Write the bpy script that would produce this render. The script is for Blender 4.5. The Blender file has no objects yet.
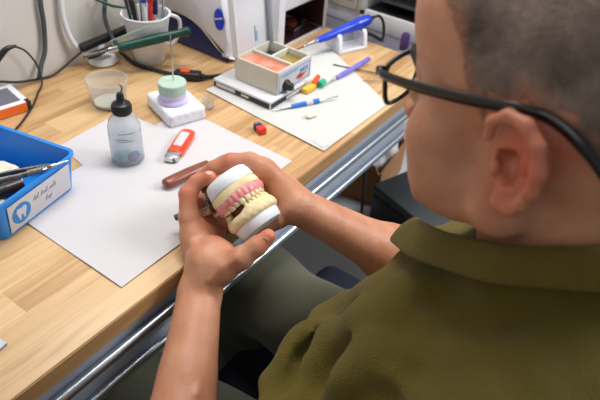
import bpy, bmesh, math, random
import numpy as np
from mathutils import Vector, Matrix
random.seed(7)
S = bpy.context.scene
COL = S.collection
Z0 = 0.75                       # bench top height; every coordinate below is measured from the bench top
# ---------------------------------------------------------------- camera
RC = np.array([[0.580837, 0.474723, -0.661261], [-0.811051, 0.406815, -0.420355], [0.069459, 0.780474, 0.621318]])
CAM = np.array([0.0, 0.0, 0.5])
cd = bpy.data.cameras.new('camera'); cam = bpy.data.objects.new('camera', cd); COL.objects.link(cam)
m = Matrix.Identity(4)
for i in range(3):
    for j in range(3): m[i][j] = RC[i][j]
m.translation = Vector((0, 0, 0.5 + Z0)); cam.matrix_world = m
cd.lens = 35.52; cd.sensor_width = 36; cd.clip_start = 0.02
cd.dof.use_dof = True; cd.dof.focus_distance = 0.70; cd.dof.aperture_fstop = 7.0
S.camera = cam
# ---------------------------------------------------------------- light
def area(name, loc, target, sx, sy, power, col):
    l = bpy.data.lights.new(name, 'AREA'); l.shape = 'RECTANGLE'; l.size = sx; l.size_y = sy; l.energy = power; l.color = col
    o = bpy.data.objects.new(name, l); COL.objects.link(o); o.location = Vector(loc)
    o.rotation_euler = (Vector(target) - Vector(loc)).to_track_quat('-Z', 'Y').to_euler()
    return o
w = bpy.data.worlds.new('world'); S.world = w; w.use_nodes = True
w.node_tree.nodes['Background'].inputs[0].default_value = (0.90, 0.95, 1.0, 1)
w.node_tree.nodes['Background'].inputs[1].default_value = 0.22
area('ceiling_panel_light', (0.70, 0.66, 2.15), (0.60, 0.60, 0.75), 1.1, 0.35, 19, (1.0, 0.97, 0.92))
area('under_bench_fill_light', (1.9, -1.1, 2.3), (1.05, 0.45, 0.35), 0.9, 0.9, 40, (0.94, 0.97, 1.0))  # unseen fill, added to brighten the shelf and boxes under the bench
area('window_daylight', (-1.1, 0.35, 1.75), (0.4, 0.6, 0.8), 0.7, 0.9, 3, (0.88, 0.94, 1.0))
S.view_settings.view_transform = 'Standard'; S.view_settings.look = 'None'
S.view_settings.exposure = 0.20; S.view_settings.gamma = 1; S.view_settings.use_curve_mapping = False
# ---------------------------------------------------------------- materials
def srgb(c):
    return tuple((x/255/12.92 if x/255 <= .04045 else ((x/255+.055)/1.055)**2.4) for x in c) + (1,)
def mat(name, col, rough=.5, metal=0, trans=0, ior=1.45, sss=0, emit=None, noise=None, bump=None, coat=0, alpha=1, sheen=0):
    """noise=(scale, other colour, contrast); bump=(scale, strength, distance)"""
    m = bpy.data.materials.new(name); m.use_nodes = True; nt = m.node_tree; b = nt.nodes['Principled BSDF']
    b.inputs['Base Color'].default_value = srgb(col); b.inputs['Roughness'].default_value = rough
    b.inputs['Metallic'].default_value = metal; b.inputs['Transmission Weight'].default_value = trans
    b.inputs['IOR'].default_value = ior; b.inputs['Coat Weight'].default_value = coat; b.inputs['Alpha'].default_value = alpha
    b.inputs['Sheen Weight'].default_value = sheen
    if sss:
        b.inputs['Subsurface Weight'].default_value = sss; b.inputs['Subsurface Radius'].default_value = (1, .35, .18)
        b.inputs['Subsurface Scale'].default_value = .006
    tc = nt.nodes.new('ShaderNodeTexCoord')
    if noise:
        n = nt.nodes.new('ShaderNodeTexNoise'); n.inputs['Scale'].default_value = noise[0]; n.inputs['Detail'].default_value = 5
        nt.links.new(tc.outputs['Object'], n.inputs['Vector'])
        r = nt.nodes.new('ShaderNodeValToRGB'); lo, hi = .5 - noise[2], .5 + noise[2]
        r.color_ramp.elements[0].position = lo; r.color_ramp.elements[1].position = hi
        r.color_ramp.elements[0].color = srgb(col); r.color_ramp.elements[1].color = srgb(noise[1])
        nt.links.new(n.outputs['Fac'], r.inputs['Fac']); nt.links.new(r.outputs['Color'], b.inputs['Base Color'])
    if bump:
        n = nt.nodes.new('ShaderNodeTexNoise'); n.inputs['Scale'].default_value = bump[0]; n.inputs['Detail'].default_value = 6
        nt.links.new(tc.outputs['Object'], n.inputs['Vector'])
        bp = nt.nodes.new('ShaderNodeBump'); bp.inputs['Strength'].default_value = bump[1]; bp.inputs['Distance'].default_value = bump[2]
        nt.links.new(n.outputs['Fac'], bp.inputs['Height']); nt.links.new(bp.outputs['Normal'], b.inputs['Normal'])
    return m
def math_node(nt, op, a, b=None):
    n = nt.nodes.new('ShaderNodeMath'); n.operation = op
    for i, v in enumerate((a, b)):
        if v is None: continue
        if isinstance(v, (int, float)): n.inputs[i].default_value = v
        else: nt.links.new(v, n.inputs[i])
    return n.outputs[0]
def wood_mat(name, c1, c2, c3, strip=.043, knots=True):
    """butcher-block maple: staves along X, each with its own tone, fine grain"""
    m = bpy.data.materials.new(name); m.use_nodes = True; nt = m.node_tree; b = nt.nodes['Principled BSDF']; L = nt.links.new
    tc = nt.nodes.new('ShaderNodeTexCoord'); sp = nt.nodes.new('ShaderNodeSeparateXYZ'); L(tc.outputs['Object'], sp.inputs[0])
    row = math_node(nt, 'FLOOR', math_node(nt, 'DIVIDE', sp.outputs['Y'], strip))
    col = math_node(nt, 'FLOOR', math_node(nt, 'ADD', math_node(nt, 'DIVIDE', sp.outputs['X'], .31), math_node(nt, 'MULTIPLY', row, .37)))
    cx = nt.nodes.new('ShaderNodeCombineXYZ'); L(row, cx.inputs[0]); L(col, cx.inputs[1])
    wn = nt.nodes.new('ShaderNodeTexWhiteNoise'); wn.noise_dimensions = '3D'; L(cx.outputs[0], wn.inputs['Vector'])
    mp = nt.nodes.new('ShaderNodeVectorMath'); mp.operation = 'MULTIPLY'; L(tc.outputs['Object'], mp.inputs[0]); mp.inputs[1].default_value = (4.5, 60, 60)
    ad = nt.nodes.new('ShaderNodeVectorMath'); ad.operation = 'ADD'; L(mp.outputs[0], ad.inputs[0])
    sc = nt.nodes.new('ShaderNodeVectorMath'); sc.operation = 'SCALE'; L(wn.outputs['Color'], sc.inputs[0]); sc.inputs['Scale'].default_value = 9; L(sc.outputs[0], ad.inputs[1])
    n1 = nt.nodes.new('ShaderNodeTexNoise'); n1.inputs['Scale'].default_value = 1.2; n1.inputs['Detail'].default_value = 8; n1.inputs['Distortion'].default_value = .8; L(ad.outputs[0], n1.inputs['Vector'])
    fac = math_node(nt, 'ADD', math_node(nt, 'MULTIPLY', wn.outputs['Value'], .26), math_node(nt, 'MULTIPLY', n1.outputs['Fac'], .80))
    r = nt.nodes.new('ShaderNodeValToRGB'); e = r.color_ramp.elements
    e[0].position = .34; e[0].color = srgb(c1); e[1].position = .74; e[1].color = srgb(c3); k = e.new(.52); k.color = srgb(c2)
    L(fac, r.inputs['Fac']); L(r.outputs['Color'], b.inputs['Base Color'])
    b.inputs['Roughness'].default_value = .38
    bp = nt.nodes.new('ShaderNodeBump'); bp.inputs['Strength'].default_value = .12; bp.inputs['Distance'].default_value = .0006
    L(n1.outputs['Fac'], bp.inputs['Height']); L(bp.outputs['Normal'], b.inputs['Normal'])
    return m
M = dict(
    wood=wood_mat('maple_staves', (182, 138, 92), (207, 168, 120), (220, 186, 140)),
    wood_edge=wood_mat('maple_edge', (176, 130, 80), (198, 154, 104), (212, 172, 122), .2),
    floor=wood_mat('grey_floorboards', (112, 110, 106), (134, 131, 126), (150, 147, 142), .13),
    wall=mat('wall_paint', (204, 200, 194), .8, bump=(300, .05, .001)),
    ceiling=mat('ceiling_paint', (225, 225, 222), .9, bump=(200, .05, .001)),
    alu=mat('brushed_aluminium', (188, 198, 208), .32, 1, noise=(60, (186, 194, 204), .3)),
    alu_plate=mat('grey_painted_metal', (176, 184, 198), .4, .2, noise=(30, (184, 192, 204), .3)),
    steel=mat('stainless_steel', (205, 205, 205), .2, 1, noise=(80, (190, 190, 190), .3)),
    dull_steel=mat('worn_steel', (138, 136, 130), .36, .85, noise=(200, (86, 82, 76), .2)),
    paper=mat('white_paper', (210, 206, 208), .9, noise=(9, (203, 200, 204), .3), bump=(18, .25, .004)),
    paper_warm=mat('off_white_paper', (208, 208, 204), .9, noise=(14, (200, 200, 198), .3), bump=(25, .2, .003)),
    white=mat('white_plastic', (226, 226, 230), .38, noise=(25, (220, 220, 226), .3)),
    offwhite=mat('off_white_enamel', (212, 208, 196), .4, noise=(35, (200, 194, 178), .25)),
    blue_bin=mat('blue_plastic', (38, 140, 226), .35, noise=(20, (30, 130, 218), .3), bump=(90, .08, .001)),
    logo_blue=mat('printed_blue', (44, 130, 200), .6, noise=(90, (52, 138, 206), .3)),
    ink=mat('pen_ink', (140, 142, 166), .7, noise=(90, (130, 130, 156), .3)),
    black=mat('black_plastic', (24, 24, 26), .4, noise=(60, (34, 34, 36), .3)),
    gloss_black=mat('glossy_black_acetate', (10, 10, 12), .12, coat=.6, noise=(60, (14, 14, 16), .3)),
    rubber=mat('black_rubber', (34, 34, 36), .65, noise=(80, (44, 44, 45), .3)),
    grey_rubber=mat('grey_rubber', (66, 70, 72), .6, noise=(80, (76, 80, 82), .3)),
    navy=mat('navy_plastic', (34, 44, 96), .4, noise=(40, (40, 50, 104), .3)),
    royal=mat('royal_blue_plastic', (18, 58, 196), .3, noise=(40, (22, 66, 206), .3), coat=.3),
    green=mat('dark_green_plastic', (5, 58, 50), .35, noise=(160, (16, 80, 66), .18)),
    green_clear=mat('pale_green_plastic', (140, 184, 172), .3, noise=(40, (150, 190, 178), .3)),
    puck_green=mat('pale_green_stone', (182, 202, 186), .75, noise=(70, (172, 198, 180), .2), bump=(220, .3, .0006)),
    puck_lilac=mat('lilac_stone', (206, 190, 232), .75, noise=(60, (218, 208, 236), .25), bump=(220, .3, .0006)),
    plaster=mat('white_plaster', (236, 238, 242), .8, noise=(60, (226, 230, 236), .25), bump=(260, .35, .0006), sss=.05),
    stone=mat('cream_dental_stone', (236, 218, 176), .7, noise=(90, (222, 198, 150), .2), bump=(260, .4, .0007)),
    cream_block=mat('cream_plaster', (230, 224, 206), .8, noise=(50, (218, 208, 186), .22), bump=(200, .4, .0008)),
    gum=mat('pink_denture_wax', (226, 132, 134), .35, noise=(120, (236, 160, 156), .22), bump=(240, .4, .0008), sss=.15),
    tooth=mat('ivory_acrylic', (240, 222, 184), .3, noise=(150, (230, 206, 162), .25), sss=.1),
    mouth_red=mat('dark_red_wax', (128, 44, 42), .35, noise=(100, (98, 30, 30), .25)),
    clear=mat('frosted_clear_plastic', (248, 248, 248), .25, trans=.84, ior=1.06, noise=(40, (228, 234, 236), .3)),
    bottle=mat('clear_bottle_plastic', (252, 252, 252), .22, trans=.82, ior=1.04, noise=(40, (218, 228, 236), .3)),
    liquid=mat('bluish_liquid', (250, 252, 253), .2, trans=.97, ior=1.03, noise=(60, (244, 248, 250), .3)),
    blue_sed=mat('blue_sediment', (36, 46, 150), .5, noise=(160, (60, 90, 160), .2)),
    teal_sed=mat('teal_sediment', (96, 170, 178), .6, noise=(160, (120, 180, 186), .2)),
    glass=mat('lens_glass', (250, 250, 250), .0, trans=1, ior=1.02, noise=(5, (248, 250, 250), .3)),
    red=mat('red_plastic', (214, 40, 26), .3, noise=(50, (222, 52, 34), .3), coat=.3),
    lighter=mat('orange_red_plastic', (238, 66, 28), .25, noise=(50, (244, 78, 40), .3), coat=.4),
    orange=mat('orange_card', (246, 128, 44), .55, noise=(30, (236, 104, 30), .3)),
    yellow=mat('yellow_card', (246, 196, 70), .55, noise=(30, (250, 176, 50), .3)),
    wax_pink=mat('salmon_wax', (216, 106, 70), .25, noise=(38, (232, 160, 140), .16), coat=.5),
    wax_dark=mat('dark_teal_wax', (26, 52, 54), .2, noise=(45, (16, 36, 38), .2), coat=.5),
    wax_olive=mat('olive_wax', (160, 138, 62), .25, noise=(45, (136, 112, 44), .16), coat=.5),
    knifewood=mat('red_brown_wood', (140, 72, 46), .35, noise=(60, (116, 54, 34), .2), coat=.3),
    brass=mat('brass', (190, 150, 86), .3, .9, noise=(90, (160, 124, 70), .2)),
    dark_in=mat('dark_brown_enamel', (66, 36, 34), .3, noise=(30, (44, 26, 26), .2)),
    brown_tray=mat('brown_glazed_cake', (108, 42, 22), .25, noise=(90, (76, 28, 18), .2)),
    grey_top=mat('grey_laminate', (112, 110, 122), .55, noise=(120, (102, 100, 112), .25)),
    grey_dark=mat('dark_grey_plastic', (58, 62, 64), .5, noise=(40, (66, 70, 72), .3)),
    card=mat('brown_cardboard', (176, 128, 84), .85, noise=(30, (162, 116, 74), .3)),
    purple=mat('violet_plastic', (112, 96, 196), .3, noise=(80, (140, 128, 214), .2)),
    purple_dark=mat('dark_violet_plastic', (72, 44, 104), .4, noise=(40, (82, 52, 112), .3)),
    pen_blue=mat('bright_blue_plastic', (44, 112, 200), .3, noise=(60, (54, 124, 210), .3), coat=.3),
    seat=mat('navy_seat_fabric', (30, 34, 48), .9, noise=(200, (38, 42, 58), .3), bump=(500, .3, .001)),
    shoe=mat('black_leather', (26, 24, 24), .4, noise=(50, (34, 32, 32), .3)),
    trouser=mat('olive_grey_cotton', (98, 98, 80), .9, noise=(14, (88, 89, 72), .3), bump=(900, .3, .0006), sheen=.2),
    skin=mat('skin', (205, 150, 118), .46, noise=(38, (186, 122, 92), .28), bump=(190, .5, .0009), sss=.2),
    nail=mat('fingernail', (214, 158, 132), .3, noise=(60, (220, 166, 142), .3), sss=.15),
    eye=mat('eye_white', (226, 220, 214), .15, noise=(60, (220, 210, 204), .3)),
    iris=mat('dark_iris', (34, 22, 16), .1, noise=(60, (44, 30, 22), .3)),
    hair=mat('cropped_grey_hair', (80, 65, 56), .75, noise=(42, (148, 130, 118), .27), bump=(420, .6, .0012)),
    brow=mat('black_hair', (30, 25, 23), .7, noise=(200, (44, 38, 36), .3)),
    wick=mat('orange_tip', (230, 80, 30), .4, noise=(60, (236, 92, 40), .3)),
)
def shirt_mat():
    m = mat('olive_wool', (92, 79, 16), .95, noise=(11, (106, 92, 25), .3), sheen=.06)
    nt = m.node_tree; b = nt.nodes['Principled BSDF']; L = nt.links.new
    tc = nt.nodes.new('ShaderNodeTexCoord')
    n1 = nt.nodes.new('ShaderNodeTexNoise'); n1.inputs['Scale'].default_value = 700; n1.inputs['Detail'].default_value = 3; L(tc.outputs['Object'], n1.inputs['Vector'])
    n2 = nt.nodes.new('ShaderNodeTexNoise'); n2.inputs['Scale'].default_value = 60; n2.inputs['Detail'].default_value = 4; L(tc.outputs['Object'], n2.inputs['Vector'])
    h = math_node(nt, 'ADD', n1.outputs['Fac'], math_node(nt, 'MULTIPLY', n2.outputs['Fac'], .8))
    bp = nt.nodes.new('ShaderNodeBump'); bp.inputs['Strength'].default_value = .9; bp.inputs['Distance'].default_value = .003
    L(h, bp.inputs['Height']); L(bp.outputs['Normal'], b.inputs['Normal'])
    return m
M['shirt'] = shirt_mat()
# ---------------------------------------------------------------- mesh helpers
def tag(o, label=None, cat=None, group=None, kind=None):
    if label: o['label'] = label
    if cat: o['category'] = cat
    if group: o['group'] = group
    if kind: o['kind'] = kind
    return o
def thing(name, label, cat, base, group=None, rot=(0, 0, 0)):
    o = bpy.data.objects.new(name, None); COL.objects.link(o); o.empty_display_size = .02
    o.location = (base[0], base[1], base[2] + Z0); o.rotation_euler = rot
    return tag(o, label, cat, group)
class MB:
    """collects shapes; coordinates are bench coordinates unless mat4 says otherwise"""
    def __init__(s, mat4=None): s.bm = bmesh.new(); s.M = mat4 or Matrix.Identity(4)
    def add(s, vs, fs, M2=None):
        T = s.M @ (M2 or Matrix.Identity(4))
        v = [s.bm.verts.new(T @ Vector(p)) for p in vs]
        for f in fs:
            try: s.bm.faces.new([v[i] for i in f])
            except ValueError: pass
        return s
    def box(s, x0, x1, y0, y1, z0, z1, bev=0, seg=2, M2=None):
        t = bmesh.new(); bmesh.ops.create_cube(t, size=1)
        bmesh.ops.scale(t, vec=(x1-x0, y1-y0, z1-z0), verts=t.verts); bmesh.ops.translate(t, vec=((x0+x1)/2, (y0+y1)/2, (z0+z1)/2), verts=t.verts)
        if bev: bmesh.ops.bevel(t, geom=t.edges[:] + t.verts[:], offset=bev, segments=seg, profile=.5, affect='EDGES')
        t.verts.index_update(); s.add([v.co.copy() for v in t.verts], [[v.index for v in f.verts] for f in t.faces], M2); t.free(); return s
    def lathe(s, prof, c=(0, 0, 0), n=32, M2=None, sx=1, sy=1, close=True):
        vs = []; fs = []
        for r, z in prof:
            for i in range(n):
                a = 2*math.pi*i/n; vs.append((c[0]+r*math.cos(a)*sx, c[1]+r*math.sin(a)*sy, c[2]+z))
        for k in range(len(prof)-1):
            for i in range(n):
                j = (i+1) % n; fs.append((k*n+i, k*n+j, (k+1)*n+j, (k+1)*n+i))
        if close:
            fs.append(tuple(range(n))[::-1]); fs.append(tuple((len(prof)-1)*n+i for i in range(n)))
        return s.add(vs, fs, M2)
    def tube(s, pts, r, n=10, sub=0, flat=None, M2=None):
        P = [Vector(p) for p in pts]
        R = list(r) if hasattr(r, '__len__') else [r]*len(P)
        if sub and len(P) > 2:
            Q = []; RR = []
            for i in range(len(P)-1):
                p0 = P[max(i-1, 0)]; p1 = P[i]; p2 = P[i+1]; p3 = P[min(i+2, len(P)-1)]
                for k in range(sub):
                    t = k/sub
                    Q.append(.5*((2*p1)+(p2-p0)*t+(2*p0-5*p1+4*p2-p3)*t*t+(3*p1-p0-3*p2+p3)*t**3)); RR.append(R[i]*(1-t)+R[i+1]*t)
            Q.append(P[-1]); RR.append(R[-1]); P, R = Q, RR
        vs = []; fs = []; up = None
        for i, p in enumerate(P):
            d = (P[min(i+1, len(P)-1)] - P[max(i-1, 0)]).normalized()
            if up is None: up = d.orthogonal().normalized() if flat is None else Vector(flat[0]).normalized()
            a = (up - d*up.dot(d)).normalized(); b = d.cross(a); up = a
            fa, fb = (1, 1) if flat is None else (flat[1], flat[2])
            for k in range(n):
                t = 2*math.pi*k/n; vs.append(p + a*R[i]*fa*math.cos(t) + b*R[i]*fb*math.sin(t))
        for i in range(len(P)-1):
            for k in range(n):
                j = (k+1) % n; fs.append((i*n+k, i*n+j, (i+1)*n+j, (i+1)*n+k))
        fs.append(tuple(range(n))[::-1]); fs.append(tuple((len(P)-1)*n+k for k in range(n)))
        return s.add(vs, fs, M2)
    def ball(s, c, r, n=16, M2=None):
        rr = r if hasattr(r, '__len__') else (r, r, r)
        prof = [(max(1e-5, math.sin(math.pi*k/(n//2))), -math.cos(math.pi*k/(n//2))) for k in range(n//2+1)]
        T = Matrix.Translation(Vector(c)) @ Matrix.Diagonal((rr[0], rr[1], rr[2], 1))
        return s.lathe(prof, n=n, M2=(M2 or Matrix.Identity(4)) @ T)
    def prism(s, poly, z0, z1, M2=None, bev=0):
        t = bmesh.new(); b = [t.verts.new((x, y, z0)) for x, y in poly]; f = t.faces.new(b)
        r = bmesh.ops.extrude_face_region(t, geom=[f]); vs = [e for e in r['geom'] if isinstance(e, bmesh.types.BMVert)]
        bmesh.ops.translate(t, vec=(0, 0, z1-z0), verts=vs)
        if bev: bmesh.ops.bevel(t, geom=t.edges[:], offset=bev, segments=2, profile=.5, affect='EDGES')
        t.verts.index_update(); s.add([v.co.copy() for v in t.verts], [[v.index for v in f.verts] for f in t.faces], M2); t.free(); return s
    def build(s, name, m, parent=None, label=None, cat=None, group=None, kind=None, smooth=True, ang=38):
        bmesh.ops.recalc_face_normals(s.bm, faces=s.bm.faces)
        me = bpy.data.meshes.new(name)
        if parent is not None:
            s.bm.transform(Matrix.Translation((0, 0, Z0))); 
            PW = Matrix.Translation(parent_world(parent)) @ parent_rot(parent)
            s.bm.transform(PW.inverted()); loc = Vector((0, 0, 0))
        else:
            xs = [v.co for v in s.bm.verts]; lo = Vector((min(v.x for v in xs), min(v.y for v in xs), min(v.z for v in xs))); hi = Vector((max(v.x for v in xs), max(v.y for v in xs), 0))
            base = Vector(((lo.x+hi.x)/2, (lo.y+hi.y)/2, lo.z)); s.bm.transform(Matrix.Translation(-base)); loc = base + Vector((0, 0, Z0))
        s.bm.to_mesh(me); s.bm.free(); me.materials.append(m)
        if smooth:
            for p in me.polygons: p.use_smooth = True
            me.set_sharp_from_angle(angle=math.radians(ang))
        o = bpy.data.objects.new(name, me); COL.objects.link(o); o.location = loc
        if parent is not None: o.parent = parent
        return tag(o, label, cat, group, kind)
def parent_world(o):
    v = Vector(o.location)
    while o.parent: o = o.parent; v = Matrix(Matrix.Rotation(o.rotation_euler.z, 4, 'Z')) @ v + Vector(o.location)
    return v
def parent_rot(o):
    r = o.rotation_euler.to_matrix().to_4x4()
    while o.parent: o = o.parent; r = o.rotation_euler.to_matrix().to_4x4() @ r
    return r
def frame(o, x, y):
    """matrix with origin o, x axis along x and y axis near y"""
    x = Vector(x).normalized(); y = Vector(y); y = (y - x*y.dot(x)).normalized(); z = x.cross(y); r = Matrix.Identity(4)
    for i in range(3): r[i][0] = x[i]; r[i][1] = y[i]; r[i][2] = z[i]; r[i][3] = o[i]
    return r
def zframe(a, b, ref=(0, 0, 1)):
    """matrix at a whose z axis points to b"""
    z = (Vector(b)-Vector(a)).normalized(); x = Vector(ref).cross(z)
    if x.length < 1e-4: x = Vector((1, 0, 0))
    x.normalize(); y = z.cross(x); r = Matrix.Identity(4)
    for i in range(3): r[i][0] = x[i]; r[i][1] = y[i]; r[i][2] = z[i]; r[i][3] = a[i]
    return r
# ---------------------------------------------------------------- smooth solids (distance fields turned into one continuous mesh)
def A(p): return np.array(p, float)
def cone(a, b, ra, rb, k=.01, sub=False): return dict(t='c', a=A(a), b=A(b), ra=ra, rb=rb, k=k, sub=sub, c=(A(a)+A(b))/2, R=np.linalg.norm(A(a)-A(b))/2+max(ra, rb))
def ell(c, r, k=.01, rot=None, sub=False): return dict(t='e', c=A(c), r=A(r), k=k, rot=np.eye(3) if rot is None else rot, sub=sub, R=max(r))
def rbox(c, h, rad=.003, k=.002, rot=None, sub=False): return dict(t='b', c=A(c), h=A(h)-rad, rad=rad, k=k, rot=np.eye(3) if rot is None else rot, sub=sub, R=float(np.linalg.norm(h)))
def chain(pts, rs, k=.006, k0=None):
    return [cone(pts[i], pts[i+1], rs[i], rs[i+1], (k0 if (i == 0 and k0 is not None) else k)) for i in range(len(pts)-1)]
def prim(o, p):
    if o['t'] == 'c':
        ab = o['b']-o['a']; t = np.clip(((p-o['a'])@ab)/max(ab@ab, 1e-12), 0, 1)
        return np.linalg.norm(p-(o['a']+t[:, None]*ab), axis=1) - (o['ra']*(1-t)+o['rb']*t)
    q = (p-o['c'])@o['rot']
    if o['t'] == 'e':
        k0 = np.linalg.norm(q/o['r'], axis=1); k1 = np.linalg.norm(q/o['r']**2, axis=1); return k0*(k0-1)/np.maximum(k1, 1e-9)
    d = np.abs(q)-o['h']; return np.linalg.norm(np.maximum(d, 0), axis=1)+np.minimum(d.max(axis=1), 0)-o['rad']
def field(ops, p):
    d = np.full(len(p), 1.0)
    for o in ops:
        e = prim(o, p); k = o['k']
        if o['sub']:
            h = np.clip(.5-.5*(d+e)/k, 0, 1); d = d*(1-h)+(-e)*h+k*h*(1-h)
        else:
            h = np.clip(.5+.5*(d-e)/k, 0, 1); d = d*(1-h)+e*h-k*h*(1-h)
    return d
def sdf_mesh(ops, h, disp=None, B=12):
    lo = np.min([o['c']-o['R'] for o in ops if not o['sub']], axis=0)-.01; hi = np.max([o['c']+o['R'] for o in ops if not o['sub']], axis=0)+.01
    nb = np.ceil((hi-lo)/(h*B)).astype(int); bs = h*B; rad = bs*.87
    g = np.arange(-1, B+1); gi = np.stack(np.meshgrid(g, g, g, indexing='ij'), -1).reshape(-1, 3)   # samples -1..B  (cells -1..B-1; own cells 0..B-1 of next)
    nn = B+2; keys = []; vco = []; quads = []
    N = (nb*B+4).astype(np.int64)
    def key(ix): return ((ix[:, 0]+1)*N[1]+(ix[:, 1]+1))*N[2]+ix[:, 2]+1
    for bi in range(nb[0]):
        for bj in range(nb[1]):
            for bk in range(nb[2]):
                o0 = np.array([bi, bj, bk])*B; c = lo+(o0+B/2)*h
                near = [o for o in ops if np.linalg.norm(o['c']-c) < o['R']+rad+o['k']*2+.006]
                if not any(not o['sub'] for o in near): continue
                dc = field(near, c[None])[0]
                if abs(dc) > rad*1.5+.012: continue
                ix = gi+o0; p = lo+ix*h; d = field(near, p)
                if disp is not None: d = d+disp(p, d)
                if d.min() > 0 or d.max() < 0: continue
                D = d.reshape(nn, nn, nn); ne = D < 0
                # vertices: cells -1..B-1 (own index i.e. all cells in this sample cube)
                c8 = [ne[a:nn-1+a, b:nn-1+b, e:nn-1+e] for a in (0, 1) for b in (0, 1) for e in (0, 1)]
                s = sum(x.astype(int) for x in c8); act = np.argwhere((s > 0) & (s < 8))
                if len(act):
                    acc = np.zeros((len(act), 3)); cnt = np.zeros(len(act))
                    cor = [(a, b, e) for a in (0, 1) for b in (0, 1) for e in (0, 1)]
                    val = {q: D[act[:, 0]+q[0], act[:, 1]+q[1], act[:, 2]+q[2]] for q in cor}
                    for q in cor:
                        for ax in range(3):
                            if q[ax] == 0:
                                q2 = list(q); q2[ax] = 1; v0 = val[q]; v1 = val[tuple(q2)]; cr = (v0 < 0) != (v1 < 0)
                                t = np.where(cr, v0/np.where(cr, v0-v1, 1), 0); pt = np.tile(np.array(q, float), (len(act), 1)); pt[:, ax] += t
                                acc += pt*cr[:, None]; cnt += cr
                    co = lo+(act-1+o0+acc/cnt[:, None])*h
                    keys.append(key(act-1+o0)); vco.append(co)
                # faces: edges starting at samples 0..B-1
                for ax in range(3):
                    sl0 = [slice(1, B+1)]*3; sl1 = list(sl0); sl1[ax] = slice(2, B+2)
                    if True:
                        n0 = ne[tuple(sl0)]; n1 = ne[tuple(sl1)]
                    e = np.argwhere(n0 != n1)
                    if not len(e): continue
                    st = n0[e[:, 0], e[:, 1], e[:, 2]]; e = e+o0
                    u, v = (ax+1) % 3, (ax+2) % 3; du = np.zeros(3, int); dv = np.zeros(3, int); du[u] = 1; dv[v] = 1
                    q = np.stack([key(e), key(e-du), key(e-du-dv), key(e-dv)], 1)
                    q[~st] = q[~st][:, ::-1]; quads.append(q)
    keys = np.concatenate(keys); vco = np.concatenate(vco); uk, idx = np.unique(keys, return_index=True); vco = vco[idx]
    q = np.concatenate(quads); pos = np.searchsorted(uk, q); pos = np.clip(pos, 0, len(uk)-1); ok = (uk[pos] == q).all(1)
    return vco, pos[ok]
def sdf_obj(name, ops, h, m, parent=None, disp=None, relax=1, **kw):
    v, f = sdf_mesh(ops, h, disp)
    for _ in range(relax):          # light smoothing of the lattice
        acc = np.zeros_like(v); cnt = np.zeros(len(v))
        for a in range(4):
            b = (a+1) % 4
            np.add.at(acc, f[:, a], v[f[:, b]]); np.add.at(cnt, f[:, a], 1)
            np.add.at(acc, f[:, b], v[f[:, a]]); np.add.at(cnt, f[:, b], 1)
        v = v*.5+acc/np.maximum(cnt, 1)[:, None]*.5
    me = bpy.data.meshes.new(name)
    org = np.array(parent_world(parent))-np.array([0, 0, Z0]) if parent is not None else np.array([(v[:, 0].min()+v[:, 0].max())/2, (v[:, 1].min()+v[:, 1].max())/2, v[:, 2].min()])
    me.from_pydata((v-org).tolist(), [], f.tolist()); me.materials.append(m)
    me.polygons.foreach_set('use_smooth', [True]*len(me.polygons)); me.update()
    o = bpy.data.objects.new(name, me); COL.objects.link(o)
    if parent is not None: o.parent = parent
    else: o.location = Vector(org)+Vector((0, 0, Z0))
    tag(o, kw.get('label'), kw.get('cat'), kw.get('group'), kw.get('kind'))
    return o, v, f
def at(px, py, depth):
    """a place seen along this pixel at this distance, in bench coordinates"""
    return CAM + RC @ np.array([(px-300)/592*depth, -(py-200)/592*depth, -depth])
def skin_nodes():
    """ears, knuckles and fingertips are redder than the rest of the skin (attribute 'flush' on the body mesh)"""
    nt = M['skin'].node_tree; b = nt.nodes['Principled BSDF']; src = b.inputs['Base Color'].links[0].from_socket
    a = nt.nodes.new('ShaderNodeAttribute'); a.attribute_name = 'flush'
    mx = nt.nodes.new('ShaderNodeMix'); mx.data_type = 'RGBA'; nt.links.new(a.outputs['Fac'], mx.inputs['Factor'])
    nt.links.new(src, mx.inputs['A']); mx.inputs['B'].default_value = srgb((208, 84, 66)); nt.links.new(mx.outputs['Result'], b.inputs['Base Color'])
skin_nodes()
def ray_hit(ops, px, py, d0=.25, d1=1.1):
    """first place on a solid along a sight line"""
    dr = at(px, py, 1.0)-CAM; d = d0
    for _ in range(90):
        s = field(ops, (CAM+dr*d)[None])[0]
        if s < .0006 or d > d1: break
        d += max(s*.8, .0006)
    return CAM+dr*d
def hair_nodes():
    """the crop thins out towards the hairline, where the scalp colour shows through (attribute 'hair_cover')"""
    nt = M['hair'].node_tree; b = nt.nodes['Principled BSDF']; src = b.inputs['Base Color'].links[0].from_socket
    a = nt.nodes.new('ShaderNodeAttribute'); a.attribute_name = 'hair_cover'
    mx = nt.nodes.new('ShaderNodeMix'); mx.data_type = 'RGBA'; nt.links.new(a.outputs['Fac'], mx.inputs['Factor'])
    mx.inputs['A'].default_value = srgb((176, 120, 92)); nt.links.new(src, mx.inputs['B']); nt.links.new(mx.outputs['Result'], b.inputs['Base Color'])
hair_nodes()
# ================================================================ the setting
MB().box(-1.2, 3.2, -1.6, .88, -.80, -.75).build('floor', M['floor'], kind='structure')
MB().box(-1.2, 3.2, .88, .98, -.75, 1.85).build('wall_back', M['wall'], kind='structure')
MB().box(-1.3, -1.2, .35, .88, -.75, 1.85).build('wall_left', M['wall'], kind='structure')
MB().box(3.2, 3.3, -1.6, .98, -.75, 1.85).build('wall_right', M['wall'], kind='structure')
MB().box(-1.2, 3.2, .862, .88, -.75, -.65, .004).build('baseboard_back', M['white'], kind='structure')
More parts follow.
